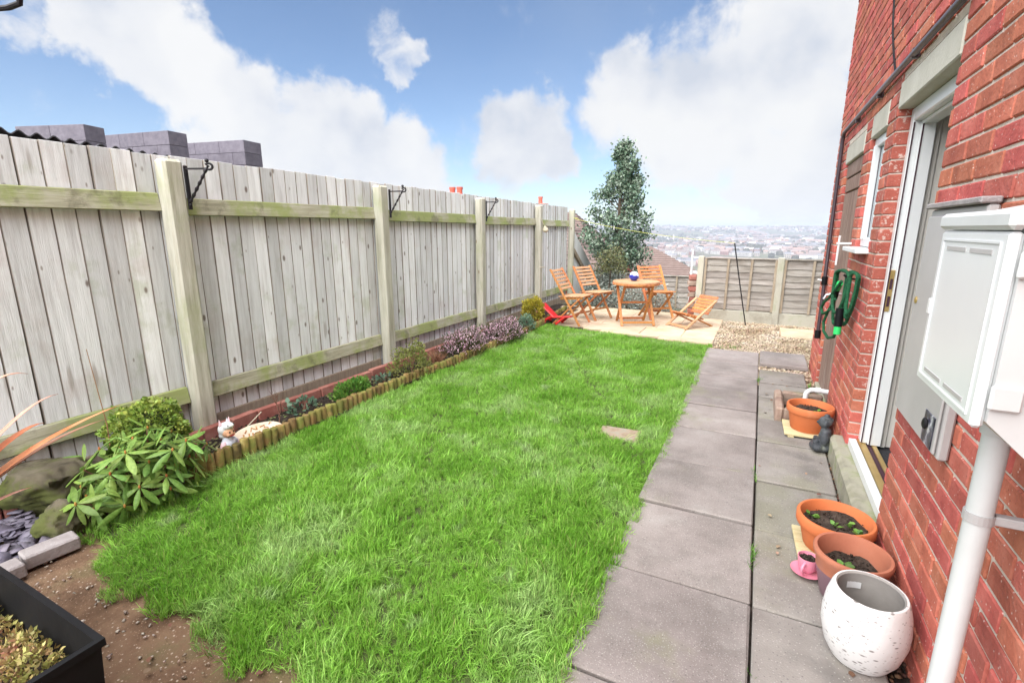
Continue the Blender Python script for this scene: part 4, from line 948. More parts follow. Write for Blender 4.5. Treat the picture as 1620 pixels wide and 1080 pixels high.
m.v = sum(Vv, []); m.f = [(j * n + k, j * n + (k + 1) % n, (j + 1) * n + (k + 1) % n, (j + 1) * n + k) for j in range(3) for k in range(n)] + [tuple(range(3 * n, 4 * n)), tuple(reversed(range(n)))]
tilt = Matrix.Rotation(R(22), 4, 'X'); po = m.build('stone', M['plaque'], pq); po.matrix_local = tilt
m = MB(); zz = .033
strokes = [[(-.12, -.035), (-.105, .0)], [(-.115, -.03), (-.09, -.038)], [(-.085, -.04), (-.07, -.005)], [(-.06, -.043), (-.045, -.008)], [(-.045, -.043), (-.02, -.045)], [(-.015, -.045), (0, -.01), (.012, -.042)],
    [(.025, .03), (.06, .035), (.045, .01), (.07, .0), (.055, -.025), (.02, -.028)], [(-.05, .01), (-.03, .045), (-.012, .015)], [(-.09, .01), (-.07, .035)], [(-.005, .012), (.004, .045)], [(.09, .03), (.105, .045), (.12, .03), (.105, .012), (.09, .03)], [(.095, -.01), (.11, -.02), (.125, -.01)]]
for s in strokes: m.tube([(x, y, zz) for x, y in s], .0042, 6)
m.build('lettering', M['plaquemark'], po)

# ================================================================ PATIO FURNITURE
def folding_chair(label, loc, rz, mats=('teak', 'pale_teak')):
    c = E('folding_chair', loc, label, 'chair', 'wooden folding chairs on the patio', rz)   # faces +X
    W = .21; f, s = M[mats[0]], M[mats[1]]
    for sy in (-1, 1):
        MB().bar((-.30, sy * W, .86), (.22, sy * W, .0), .024, .042, .004, (0, 1, 0)).build('back_stile', f, c)
        MB().bar((.20, sy * (W - .03), .425), (-.24, sy * (W - .03), .0), .022, .04, .004, (0, 1, 0)).build('leg', f, c)
        MB().bar((-.14, sy * (W - .055), .405), (.24, sy * (W - .055), .43), .022, .035, .004).build('seat_rail', f, c)
    for k in range(6):
        u = .035 + k * .062; x, z = -.30 + .52 * u / 1.0 * 1.0, .86 - .86 * u
        MB().bar((x, -W + .012, z), (x, W - .012, z), .040, .014, .003, (.86, 0, .52)).build('back_slat', s, c)
    for k in range(7):
        x = -.14 + k * .063; MB().box(x - .025, x + .025, -W + .014, W - .014, .432 + k * .0035, .446 + k * .0035, .003).build('seat_slat', s, c)
    MB().bar((.12, -W, .17), (.12, W, .17), .018, .03, .003).build('stretcher', f, c)
    MB().bar((-.16, -W + .03, .08), (-.16, W - .03, .08), .018, .03, .003).build('stretcher', f, c)
    return c
folding_chair('wooden folding chair nearest the red toy, against the fence', (-2.62, 7.48, .021), R(-4))
folding_chair('wooden folding chair facing the table in front of the last fence post', (-2.46, 8.12, .021), R(-22))
folding_chair('orange wooden folding chair standing behind the table', (-1.52, 8.62, .021), R(-48), ('teak', 'teak'))
tb = E('folding_table', (-1.72, 7.90, .021), 'round wooden folding table holding the blue ball', 'table', rz=R(10))
top = MB()
for k in range(9):
    a = -.36 + k * .08; b = a + .076; ya = math.sqrt(max(.36 ** 2 - max(abs(a), abs(b)) ** 2, .004)); yb = math.sqrt(max(.36 ** 2 - min(abs(a), abs(b)) ** 2 if a * b > 0 else .36 ** 2, .004))
    q0, q1 = (ya, yb) if abs(a) > abs(b) else (yb, ya); m = MB()
    m.v = [(a, -q0, .655), (b, -q1, .655), (b, q1, .655), (a, q0, .655), (a, -q0, .675), (b, -q1, .675), (b, q1, .675), (a, q0, .675)]; m.f = [(3, 2, 1, 0), (4, 5, 6, 7), (0, 1, 5, 4), (1, 2, 6, 5), (2, 3, 7, 6), (3, 0, 4, 7)]; m.build('top_slat', M['pale_teak'], tb)
m = MB(); n = 40
for k in range(n):
    a0, a1 = 2 * math.pi * k / n, 2 * math.pi * (k + 1) / n; m.bar((.355 * math.cos(a0), .355 * math.sin(a0), .64), (.355 * math.cos(a1), .355 * math.sin(a1), .64), .02, .028, .002)
m.build('apron', M['teak'], tb)
for sy, w in ((-1, .25), (1, .25)):
    MB().bar((-.20, sy * w, .635), (.24, sy * w, 0), .022, .04, .004, (0, 1, 0)).build('leg', M['teak'], tb)
    MB().bar((.20, sy * (w - .03), .635), (-.24, sy * (w - .03), 0), .022, .04, .004, (0, 1, 0)).build('leg', M['teak'], tb)
for x, z, w in ((.205, .05, .25), (-.205, .05, .22), (-.18, .60, .25), (.18, .60, .22), (.0, .34, .22)): MB().bar((x, -w, z), (x, w, z), .02, .032, .003).build('stretcher', M['teak'], tb)
tb.rotation_euler = (0, 0, R(-62))
bm_, t = newmat('blue_white_ball'); tc = nd(t, 'ShaderNodeTexCoord'); sp = nd(t, 'ShaderNodeSeparateXYZ', {0: tc.outputs['Object']})
nn = nd(t, 'ShaderNodeTexNoise', {'Vector': tc.outputs['Object'], 'Scale': 18.0}).outputs[0]
hh = mth(t, 'ADD', sp.outputs[2], mth(t, 'MULTIPLY', mth(t, 'SUBTRACT', nn, .5), .14))
c = mixc(t, smooth(t, hh, .024, .03), (.018, .03, .30), (.66, .70, .80)); nd(t, 'ShaderNodeOutputMaterial', {'Surface': nd(t, 'ShaderNodeBsdfPrincipled', {'Base Color': c, 'Roughness': .2}).outputs[0]})
T(put(MB().ball((0, 0, 0), .075, 28, 18).build('ball', bm_, smooth=True), (-1.76, 7.92, .77)), 'shiny blue and white ball on the wooden table', 'ball')
dk = E('low_lounger', (-.88, 8.08, .021), 'low reclined wooden lounger chair near the gravel corner', 'chair', rz=R(-128))   # faces +X locally
for sy in (-1, 1):
    MB().bar((-.30, sy * .2, .40), (.30, sy * .2, .0), .024, .042, .004, (0, 1, 0)).build('side_rail', M['pale_teak'], dk)
    MB().bar((.20, sy * .17, .20), (-.28, sy * .17, .0), .022, .04, .004, (0, 1, 0)).build('leg', M['teak'], dk)
    MB().bar((-.10, sy * .15, .12), (.26, sy * .15, .22), .02, .035, .003, (0, 1, 0)).build('seat_rail', M['teak'], dk)
for k in range(6): u = k / 6; MB().bar((-.345 + .20 * u, -.185, .43 - .27 * u), (-.345 + .20 * u, .185, .43 - .27 * u), .046, .012, .003, (.80, 0, .6)).build('back_slat', M['teak'], dk)
for k in range(5): x = -.04 + k * .068; MB().bar((x, -.17, .155 + k * .018), (x, .17, .155 + k * .018), .045, .012, .003).build('seat_slat', M['teak'], dk)
MB().bar((.27, -.2, .03), (.27, .2, .03), .022, .034, .003).build('stretcher', M['pale_teak'], dk)
rt = E('red_toy_seat', (-2.86, 7.36, .02), 'red plastic folding toy seat between flower bed and chair', 'toy', rz=R(-8))
m = MB(); m.bar((-.24, 0, .30), (.02, 0, .09), .16, .022, .009); m.build('backrest', M['red'], rt)
m = MB(); m.bar((-.02, 0, .10), (.30, 0, .135), .16, .022, .009); m.build('seat', M['red'], rt)
for sy in (-1, 1): MB().bar((-.02, sy * .085, .12), (-.20, sy * .095, .01), .03, .035, .008).build('leg', M['red'], rt); MB().bar((.20, sy * .085, .12), (.06, sy * .095, .0), .03, .035, .008).build('leg', M['red'], rt); MB().bar((-.30, sy * .095, .02), (-.12, sy * .095, .02), .035, .03, .008).build('foot', M['red'], rt)
MB().bar((-.21, -.09, .03), (-.21, .09, .03), .03, .03, .008).build('crossbar', M['red'], rt)

# ---------------------------------------------------------------- washing line, prop and posts
ln_ = E('washing_line', (-3.46, 9.86, 1.70), 'yellow-green washing line with white pegs strung from the fence to prop', 'washing line')
A = Vector((0, 0, 0)); Bq = Vector((-.38 + 3.46, 8.62 - 9.86, 1.285 - 1.70))
pts = [A.lerp(Bq, u) - Vector((0, 0, .12 * 4 * u * (1 - u) * .5)) for u in np.linspace(0, 1, 24)]
MB().tube(pts, .003, 6).build('cord', M['line'], ln_)
MB().tube([(0, -.07, .02), (.07, -.07, -.0), (.07, .07, 0), (0, .07, .02)], .004, 6).build('tie', M['line'], ln_)
for u in (.30, .12, .68):
    p_ = A.lerp(Bq, u) - Vector((0, 0, .06 * 4 * u * (1 - u))); m = MB(); m.box(p_.x - .006, p_.x + .006, p_.y - .005, p_.y + .005, p_.z - .05, p_.z + .03, .002, None); m.build('peg', M['white'], ln_)
T(put(MB().tube([(0, 0, 0), (-.14, .01, .64), (-.275, .02, 1.28)], .009, 8).build('clothes_prop', M['iron'], smooth=True), (-.105, 8.6, 0)), 'slim black clothes prop leaning in front of the lap fence', 'prop')
wpst = E('white_post', (-1.06, 9.25, -.05), 'slim white post with draped white cloth between the two lap fences', 'post')
MB().tube([(0, 0, 0), (0, 0, 1.20)], .018, 10).build('pole', M['white'], wpst, smooth=True)
m = MB(); m.v = [(x, .03 * math.sin(x * 20), .72 + .07 * math.cos(x * 6) + d) for x in np.linspace(-.02, .16, 8) for d in (0, .035 + .02 * math.sin(x * 30))]; m.f = [(2 * i, 2 * i + 2, 2 * i + 3, 2 * i + 1) for i in range(7)]; o = m.build('cloth', M['white'], wpst); md = o.modifiers.new('thick', 'SOLIDIFY'); md.thickness = .01
pl = E('rough_pillar', (-1.0, 9.12, -.05), 'rough brown stone pillar at the end of the lap fence', 'pillar')
for k in range(8):
    r = random.Random(k); V, F = cbox(.15 + r.uniform(-.02, .02), .15, .10, .025); m = MB(); m.add([(a + r.uniform(-.012, .012), b, c + r.uniform(-.01, .01)) for a, b, c in V], F); o = m.build('stone', M['redpaver'] if k % 2 else M['gully'], pl); o.location = (r.uniform(-.015, .015), 0, .05 + k * .097); o.rotation_euler = (0, 0, r.uniform(-.2, .2))
# bird feeder hanging on the fourth fence post
bf = E('hanging_bag', (-3.44, 8.20, 1.50), 'small cream bag hanging by a cord from the fourth fence post', 'bag')
MB().tube([(-.02, -.09, .19), (.0, -.05, .11), (.02, .03, .03)], .0045, 6).build('cord', M['rope'], bf)
blobs('bag', [((.02, .05, -.02), (.05, .065, .045)), ((.02, .02, .02), (.03, .03, .03))], M['rope'], bf, .01, 4)
MB().tube([(-.06, -.085, -.66), (.0, -.085, -.66), (.0, .085, -.67), (-.06, .085, -.67)], .006, 6).build('tie', M['rope'], bf)

# ================================================================ PLANTS
def ball_points(N, rad, shell=.55, low=-.35):
    d = rng.normal(size=(N, 3)); d /= np.linalg.norm(d, axis=1)[:, None]; d = d[d[:, 2] > low]
    q = rng.uniform(shell, 1, len(d)) ** .6
    lump = 1 + .13 * np.sin(d[:, 0] * 5 + d[:, 1] * 3) + .10 * np.sin(d[:, 1] * 9 + d[:, 2] * 7 + 1)
    return d * (q * lump)[:, None] * np.array(rad), d
def foliage(name, N, rad, size, mat, parent, leaf=LEAF, up=.4, jit=.7, shell=.55, low=-.35, c=(0, 0, 0)):
    P, d = ball_points(N, rad, shell, low); D = d + np.array([0, 0, up]) + rng.normal(0, jit, d.shape)
    return merged(name, [(*leaf, scl(aim(D), rng.uniform(size * .6, size * 1.25, len(P))), P + np.array(c))], mat, parent)
def stems(parent, n, h, spread, r=.004, mat='twig', name='stem'):
    for k in range(n):
        a = random.uniform(0, 6.28); q = random.uniform(.2, 1) * spread
        MB().tube([(0, 0, -.03), (q * .4 * math.cos(a), q * .4 * math.sin(a), h * .5), (q * math.cos(a), q * math.sin(a), h)], [r, r * .8, r * .4], 5).build(name, M[mat], parent)
bx = E('box_ball', (-3.27, 1.58, .04), 'rounded box bush with tiny yellow-green leaves against the fence', 'shrub')
foliage('crown', 5000, (.205, .21, .21), .023, M['box'], bx, LEAFW, .2, .8, .6, -.95, (0, 0, .23)); stems(bx, 7, .3, .12, .006)
MB().ball((0, 0, .22), (.14, .145, .145)).build('inner_shade', surf('painted_inner_shade', [(.02, .03, .008), (.04, .05, .015)], 30, 3, .95, .5, rand=0), bx)  # dark core ball, the shade inside the bush put into its colour

# rhododendron: each leaf its own piece
lf_me = []
for s in range(4):
    r = random.Random(s + 70); bend = r.uniform(.1, .3); m = MB(); rows = [(0, .10), (.2, .62), (.45, 1.0), (.7, .9), (.9, .5), (1.0, .05)]
    for u, w in rows:
        z = -bend * u * u; ww = w * .135
        m.v += [(-ww, u, z - .035 * w), (0, u, z + .02), (ww, u, z - .035 * w)]
    for i in range(5):
        a = i * 3; m.f += [(a, a + 1, a + 4, a + 3), (a + 1, a + 2, a + 5, a + 4)]
    me = m.mesh('leaf'); me.materials.append(M['rhodo']); me.polygons.foreach_set('use_smooth', [True] * len(me.polygons)); lf_me.append(me)
rh = E('rhododendron', (-2.97, 1.36, 0), 'rhododendron with long glossy green leaves in whorls at the lawn corner', 'shrub')
centres = []
rr = random.Random(12)
while len(centres) < 42:
    a = rr.uniform(0, 6.28); e = rr.uniform(-.05, 1.3); d = Vector((math.cos(a) * math.cos(e), math.sin(a) * math.cos(e), math.sin(e)))
    kq = rr.uniform(.72, 1.05); q = Vector((d.x * .27 * kq, d.y * .37 * kq, .07 + d.z * .34 * kq))
    if all((q - c).length > .068 for c, _ in centres): centres.append((q, d))
    if rr.random() < .002: break
for q, d in centres:
    MB().tube([(q.x * .15, q.y * .15, -.02), (q.x * .6, q.y * .6, q.z * .55), q], [.007, .005, .004], 5).build('branch', M['twig'], rh)
    ax = (d + Vector((rr.uniform(-.5, .5), rr.uniform(-.5, .5), .3 + rr.uniform(-.3, .4)))).normalized(); u = ax.orthogonal().normalized(); w = ax.cross(u); nl = 7; ph = rr.uniform(0, 6)
    for k in range(nl):
        a = ph + 2 * math.pi * k / nl; el = rr.uniform(-.75, .35)
        D = (u * math.cos(a) + w * math.sin(a)) * math.cos(el) + ax * math.sin(el); X = D.cross(ax).normalized(); Z = X.cross(D)
        o = bpy.data.objects.new('leaf', lf_me[rr.randrange(4)]); COL.objects.link(o); o.parent = rh
        L = rr.uniform(.105, .15); Mx = Matrix((X, D, Z)).transposed().to_4x4(); Mx = Matrix.Translation(q + D * .006) @ Mx @ Matrix.Diagonal((L, L, L, 1)); o.matrix_local = Mx
    MB().ball((q.x + ax.x * .006, q.y + ax.y * .006, q.z + ax.z * .006), (.006, .006, .011), 8, 6).build('bud', M['bud'], rh)

N = 420; P, d_ = ball_points(N, (.25, .34, .36), .1, -.02); D_ = d_ + rng.normal(0, .8, d_.shape); Vl = np.array([tuple(v.co) for v in lf_me[1].vertices]); Fl = np.array([tuple(p.vertices) for p in lf_me[1].polygons])
merged('inner_leaves', [(Vl, Fl, scl(aim(D_, (0, 0, 1)), rng.uniform(.06, .11, len(P))), P + np.array([0, 0, .05]))], M['rhodo'], rh, 'stuff', True)
def shrub(name, label, loc, rad, N, size, mat, leaf=LEAF, cat='plant', group=None, up=.5, jit=.6, n_stem=6, low=-.1, shell=.45):
    s = E(name, loc, label, cat, group); foliage('foliage', N, rad, size, M[mat], s, leaf, up, jit, shell, low, (0, 0, rad[2] * .15)); stems(s, n_stem, rad[2] * .8, min(rad[:2]) * .6, .0035); return s
def heather(label, loc, rad, N):
    s = E('heather', loc, label, 'heather', 'pink heathers in the flower bed'); P, d = ball_points(N, rad, .25, .0)
    D = d + np.array([0, 0, .7]) + rng.normal(0, .3, d.shape)
    sprig = ([(-.06, 0, 0), (.06, 0, 0), (.09, .5, .03), (-.09, .5, .03), (0, 1, 0), (0, 0, -.06), (0, .5, .1)], [(0, 1, 2), (0, 2, 3), (3, 2, 4), (5, 6, 4), (0, 6, 5)])
    merged('foliage', [(*sprig, scl(aim(D), rng.uniform(.025, .055, len(P))), P)], M['heather'], s)
    q = np.linalg.norm(P / np.array(rad), axis=1); k = (q > .72) & (P[:, 2] > rad[2] * .18) & (rng.random(len(P)) < .8); Q = np.repeat(P[k], 3, 0); Q = Q + rng.normal(0, .011, Q.shape) + np.array([0, 0, .018])
    merged('flowers', [(*LEAFW, scl(rrot(len(Q)), rng.uniform(.010, .019, len(Q))), Q)], M['hflower'], s)
    stems(s, 9, rad[2] * .8, rad[0] * .7, .003); return s
heather('pink flowering heather with greener left side, nearer of two', (-3.10, 5.02, .03), (.25, .42, .30), 3600)
heather('pale pink flowering heather, fuller and farther of two, by the log edging', (-3.02, 5.86, .03), (.28, .50, .27), 4200)
shrub('olive_shrub', 'loose olive green shrub in front of the second fence post', (-3.12, 3.98, .03), (.17, .27, .30), 3000, .028, 'olive', up=.5)
th = shrub('evergreen_candytuft', 'low bright green plant with white tag in the flower bed', (-3.14, 3.17, .03), (.13, .21, .14), 2400, .034, 'thyme', LEAF, up=.9, jit=.4)
MB().box(-.003, .003, -.025, .025, .08, .125, .002).build('plant_tag', M['white'], th).rotation_euler = (0, .4, .3)
shrub('blue_green_perennial', 'low blue-green leafy plant beside the bare twiggy stem', (-3.27, 2.72, .03), (.11, .15, .09), 130, .042, 'blueleaf', LEAFW, up=.4)
shrub('strawberry_clump', 'small green leafy clump between the candytuft and second fence post', (-3.2, 3.62, .03), (.1, .12, .07), 90, .04, 'blueleaf', LEAFW, up=.4)
shrub('grey_green_plant', 'small blue-green plant between heather and golden conifer', (-3.05, 6.62, .03), (.14, .2, .2), 1500, .032, 'blueleaf', up=.5)
shrub('golden_conifer', 'round golden dwarf conifer at the end of the bed', (-3.19, 7.25, .05), (.17, .17, .19), 4200, .035, 'gold', LEAF, 'conifer', up=.3, jit=.4, low=-.8).children[0].location = (0, 0, .15)
ds = E('dried_grass_clump', (-3.18, 4.5, .03), 'brown dried-out clump of stems beside the heather', 'plant')
N = 260; a = rng.uniform(0, 6.28, N); D = np.stack([np.cos(a) * .8, np.sin(a) * .8, rng.uniform(.3, 1.3, N)], -1)
merged('stems', [(*BLADE, scl(aim(D), rng.uniform(.09, .2, N)) * np.array([.25, 1, 1]), rng.normal(0, .03, (N, 3)) * np.array([1, 1.6, .1]))], M['dry'], ds)
tw = E('bare_twig_plant', (-3.2, 2.42, .03), 'bare reddish twiggy sapling growing in the flower bed', 'plant')
def branchy(parent, p, d, L, r, depth):
    q = p + d * L; MB().tube([p, p.lerp(q, .5) + Vector((random.uniform(-.01, .01), random.uniform(-.01, .01), 0)), q], [r, r * .85, r * .6], 5).build('twig', M['twig'], parent)
    if depth:
        for k in range(random.choice([2, 3])):
            branchy(parent, p.lerp(q, random.uniform(.5, 1)), (d + Vector((random.uniform(-.7, .7), random.uniform(-.9, .9), random.uniform(-.1, .4)))).normalized(), L * .62, r * .55, depth - 1)
branchy(tw, Vector((0, 0, -.02)), Vector((0, .05, 1)).normalized(), .16, .006, 3)
MB().tube([(.0, -.28, .0), (-.05, -.22, .06), (-.12, -.05, .10)], .004, 6).build('fallen_stem', M['rope'], tw)
N = 230
P = np.stack([rng.uniform(-3.36, -3.02, N), rng.uniform(1.7, 4.8, N), np.full(N, .035)], -1); P = np.repeat(P, 4, 0) + rng.normal(0, .012, (N * 4, 3)) * np.array([1, 1, .3])
M['weeds'] = leafm('weed_leaf', [(.14, .19, .06), (.30, .27, .13)], .4, .04)
merged('bed_weeds', [(*LEAFW, scl(rrot(len(P), .6), rng.uniform(.012, .028, len(P))), P)], M['weeds'], kind='stuff')
# weeds in the paving joints
P = []
for (x, y, n_) in ((.103, 2.32, 46), (.103, 3.2, 16), (.103, 1.55, 12), (.104, 5.38, 26), (.545, 5.35, 30), (-.2, 6.8, 46), (-.33, 6.72, 20), (.55, 4.9, 10)):
    P += [(x + random.gauss(0, .008 if x > 0 else .04), y + random.gauss(0, .05), .01) for _ in range(n_)]
P = np.array(P); merged('joint_weeds', [(*BLADE, scl(aim(np.stack([rng.normal(0, .5, len(P)), rng.normal(0, .5, len(P)), np.ones(len(P))], -1)), rng.uniform(.02, .05, len(P))), P)], M['thyme'], kind='stuff')

N = 90; P = np.stack([rng.uniform(-2.8, -.7, N), rng.uniform(.3, 1.0, N), np.full(N, .004)], -1); P[60:] = np.stack([rng.uniform(.1, .56, 30), rng.uniform(1.2, 5.5, 30), np.full(30, .024)], -1)
merged('fallen_leaves', [(*LEAFW, scl(rrot(N, .25), rng.uniform(.015, .035, N)), P)], M['debris'], kind='stuff')
# holly tree and silvery shrub beyond the patio
ht = E('holly_tree', (-2.82, 11.0, -.35), 'tall dark holly tree with pointed top beyond the patio', 'tree')
MB().tube([(0, 0, -.3), (.03, .02, 1.2), (-.02, 0, 2.4), (.0, 0, 3.5)], [.07, .055, .035, .012], 8).build('trunk', M['bark'], ht, smooth=True)
def crown_r(z): return float(np.interp(z, [.0, .5, 1.2, 1.8, 2.3, 2.8, 3.15, 3.6], [.40, .62, .74, .68, .54, .38, .24, .04]))
br = random.Random(31); cl = []
for k in range(105):
    z = br.uniform(.25, 3.55); a = br.uniform(0, 6.28); q = crown_r(z) * br.uniform(.45, 1.08)
    if z > 2.5 and br.random() < .25: continue
    p_ = Vector((q * math.cos(a), q * .9 * math.sin(a), z)); cl.append(p_)
    if k < 46: MB().tube([(0, 0, max(z - .35, .1)), (p_.x * .5, p_.y * .5, z - .1), p_], [.018, .011, .004], 5).build('limb', M['bark'], ht)
for a_, z_ in ((.15, 3.05), (.22, 2.75), (-.16, 2.9), (.25, 3.2), (-.1, 3.35)): cl.append(Vector((a_, 0, z_)))
Q = np.array([tuple(c) for c in cl]); N = 14500; idx = rng.integers(0, len(Q), N); zs_ = Q[idx][:, 2]
P = Q[idx] + rng.normal(0, 1, (N, 3)) * (np.interp(zs_, [0, 2, 3.6], [.115, .10, .065]))[:, None]
merged('crown', [(*LEAFW, scl(rrot(N), rng.uniform(.042, .07, N)), P)], M['holly'], ht)
sv = E('silver_shrub', (-2.78, 10.15, -.2), 'silvery grey-green bushy shrub below the holly tree', 'shrub')
P, d = ball_points(9000, (.50, .36, 1.05), .2, -.1); merged('foliage', [(*LEAFW, scl(rrot(len(P)), rng.uniform(.035, .06, len(P))), P)], M['silver'], sv); stems(sv, 14, .9, .4, .01, 'bark')
P, d = ball_points(2600, (.36, .22, .5), .2, -.2); merged('olive_growth', [(*LEAF, scl(rrot(len(P)), rng.uniform(.03, .055, len(P))), P + np.array([.1, -.15, .9]))], M['greenolive'], sv)
s2 = E('tangled_undergrowth', (-2.05, 9.75, -.1), 'tangled greyish undergrowth behind the table', 'undergrowth')
P, d = ball_points(9000, (.85, .30, .66), .15, 0); k = rng.random(len(P)) < .72
merged('foliage', [(*LEAF, scl(rrot(k.sum()), rng.uniform(.03, .055, k.sum())), P[k])], M['silver'], s2); merged('dry_stems', [(*BLADE, scl(rrot((~k).sum()), rng.uniform(.08, .2, (~k).sum())) * np.array([.2, 1, 1]), P[~k])], M['dry'], s2)

# ================================================================ LEFT FOREGROUND
def rock(name, loc, size, seed, label, rz=0, flat=False):
    r = np.random.default_rng(seed); m = MB(); m.lathe([(math.sin(math.pi * i / 60), -math.cos(math.pi * i / 60)) for i in range(61)], 96)
    v = np.array(m.v); f = r.normal(size=(9, 3)); ph = r.uniform(0, 6, 9); rad = np.ones(len(v))
    pl_ = r.normal(size=(13, 3)); pl_ /= np.linalg.norm(pl_, axis=1)[:, None]
    for q in pl_: dd = v @ q; lim = .70 + .12 * r.random(); rad = np.minimum(rad, np.where(dd > 1e-3, lim / np.maximum(dd, 1e-3), 9))
    v = v * rad[:, None]
    for q, h in zip(f, ph): v += .022 * v * np.sin((v @ q) * 4 + h)[:, None]; v += .012 * v * np.sin((v @ q[::-1]) * 11 + h * 2)[:, None]
    fr = np.array([mnoise.fractal(Vector(p) * 3.2 + Vector((seed, 0, 0)), .9, 2.1, 6) for p in v]); v = v * (1 + .055 * fr)[:, None]
    if flat: v[:, 2] = np.minimum(v[:, 2], .62 + .05 * v[:, 0])
    m.v = [tuple(p) for p in v * np.array(size)]
    return T(put(m.build(name, M['stone_moss'], smooth=True), loc, rz), label, 'rock', 'mossy rocks beside the rhododendron')
rock('mossy_rock', (-3.40, 1.13, .12), (.24, .20, .19), 4, 'large flat-topped mossy rock against the fence foot', .4, True)
rock('mossy_rock', (-3.05, 1.02, .055), (.14, .12, .105), 8, 'smaller rounded mossy rock beside the slate chips')
V = np.array([(-1, -.6, 0), (.2, -1, 0), (1, -.2, 0), (.6, .8, 0), (-.7, .7, 0), (-1, -.6, .16), (.2, -1, .16), (1, -.2, .16), (.6, .8, .16), (-.7, .7, .16)]); F4 = [(0, 1, 6), (0, 6, 5), (1, 2, 7), (1, 7, 6), (2, 3, 8), (2, 8, 7), (3, 4, 9), (3, 9, 8), (4, 0, 5), (4, 5, 9), (5, 6, 7), (5, 7, 8), (5, 8, 9), (4, 3, 2), (4, 2, 1), (4, 1, 0)]
N = 420; P = np.stack([rng.uniform(-3.5, -2.94, N), rng.uniform(.42, .98, N), rng.uniform(0, .045, N)], -1)
merged('slate_chips', [(V, F4, scl(rrot(N, .35), rng.uniform(.016, .042, N)), P)], M['slate'], kind='stuff')
V, F = cbox(.10, .20, .065, .007); m = MB(); m.add(V, F); pv = m.mesh('paver')
for (x, y, rz, lb) in ((-2.86, .885, -.12, 'grey paving brick at the corner of slate bed nearest the rhododendron'), (-2.83, .672, -.05, 'grey paving brick beside the black planter, edging the slate')):
    o = obj('paving_brick', pv, M['paver']); T(put(o, (x, y, .03), rz), lb, 'brick', 'paving bricks edging the slate chips')
# black trough
tr_ = E('black_planter', (-1.95, .30, 0), 'large black plastic planter full of mossy plants in the near corner', 'planter')
m = MB(); x0, x1, y0, y1, h, th_ = -.62, .565, -.24, .185, .50, .012; n = 16
outer = []; 
def ringpts(inset, z, bow):
    P_ = []
    for k in range(n): u = k / n; P_.append((x0 + inset + (x1 - x0 - 2 * inset) * u, y0 + inset, z))
    for k in range(6): P_.append((x1 - inset, y0 + inset + (y1 - y0 - 2 * inset) * k / 6, z))
    for k in range(n): u = k / n; xx = x1 - inset - (x1 - x0 - 2 * inset) * u; P_.append((xx, y1 - inset + bow * math.sin(math.pi * u) , z))
    for k in range(6): P_.append((x0 + inset, y1 - inset - (y1 - y0 - 2 * inset) * k / 6, z))
    return P_
rings = [ringpts(.03, 0, 0), ringpts(.004, h - .02, .006), ringpts(-.004, h - .02, .006), ringpts(-.004, h, .006), ringpts(th_, h, .006), ringpts(th_ + .01, h - .1, 0), ringpts(.05, .3, 0)]
K = len(rings[0]); m.v = sum(rings, []); m.f = [(j * K + k, j * K + (k + 1) % K, (j + 1) * K + (k + 1) % K, (j + 1) * K + k) for j in range(len(rings) - 1) for k in range(K)]
m.build('trough', M['black'], tr_); MB().box(x0 + .04, x1 - .04, y0 + .04, y1 - .04, .28, .36, .01).build('soil', M['soil'], tr_)
N = 16000; P = np.stack([rng.uniform(x0 + .03, x1 - .05, N), rng.uniform(y0 + .03, y1 - .03, N), np.zeros(N)], -1); P[:, 2] = .36 + (.05 + .05 * wob(P[:, 0] * 6, P[:, 1] * 7)) * rng.random(N) ** .5
D = np.stack([rng.normal(0, .6, N), rng.normal(0, .6, N), rng.uniform(.2, 1, N)], -1)
merged('mossy_plants', [(*LEAF, scl(aim(D), rng.uniform(.008, .022, N)), P)], M['heath_pot'], tr_)
ph_ = E('phormium', (-2.36, .32, .36), 'orange and pink strap-leaved plant reaching in from the left edge', 'plant')
B0 = Vector((-2.36, .32, .36))
def strap(p, mat, w):
    p = [Vector(q) - B0 for q in p]; m = MB(); n = 14; pts = []
    for k in range(n + 1):
        u = k / n; a, b, c = p; pts.append(a * (1 - u) ** 2 + (2 * b - (a + c) / 2) * 2 * u * (1 - u) + c * u ** 2)
    for k, q in enumerate(pts):
        t_ = (pts[min(k + 1, n)] - pts[max(k - 1, 0)]).normalized(); s = t_.cross(Vector((0, 0, 1))).normalized(); nn_ = s.cross(t_); u = k / n; ww = 2.9 * w * (1 - u ** 3) * (.7 + .5 * math.sin(math.pi * min(u + .2, 1)))
        m.v += [tuple(q - s * ww + nn_ * ww * .35), tuple(q), tuple(q + s * ww + nn_ * ww * .35)]
    for k in range(n): a = 3 * k; m.f += [(a, a + 1, a + 4, a + 3), (a + 1, a + 2, a + 5, a + 4)]
    o = m.build('leaf', M[mat], ph_, smooth=True); md = o.modifiers.new('thick', 'SOLIDIFY'); md.thickness = .0012
strap([(-2.33, .34, .38), (-2.20, .60, .70), (-2.147, .95, .842)], 'phorm', .011); strap([(-2.35, .33, .38), (-2.215, .6, .685), (-2.16, .90, .80)], 'phorm2', .010)
strap([(-2.37, .34, .38), (-2.22, .58, .74), (-2.23, .75, .827)], 'phorm', .012); strap([(-2.36, .34, .38), (-2.22, .60, .80), (-2.30, .83, .90)], 'phorm2', .005)
strap([(-2.34, .33, .38), (-2.23, .5, .57), (-2.17, .66, .635)], 'phorm2', .010); strap([(-2.38, .33, .38), (-2.26, .55, .90), (-2.24, .74, 1.01)], 'phorm2', .008); strap([(-2.4, .3, .38), (-2.6, .5, .7), (-2.9, .6, .75)], 'phorm', .012); strap([(-2.4, .3, .38), (-2.5, .2, .8), (-2.7, .1, .95)], 'phorm', .012)
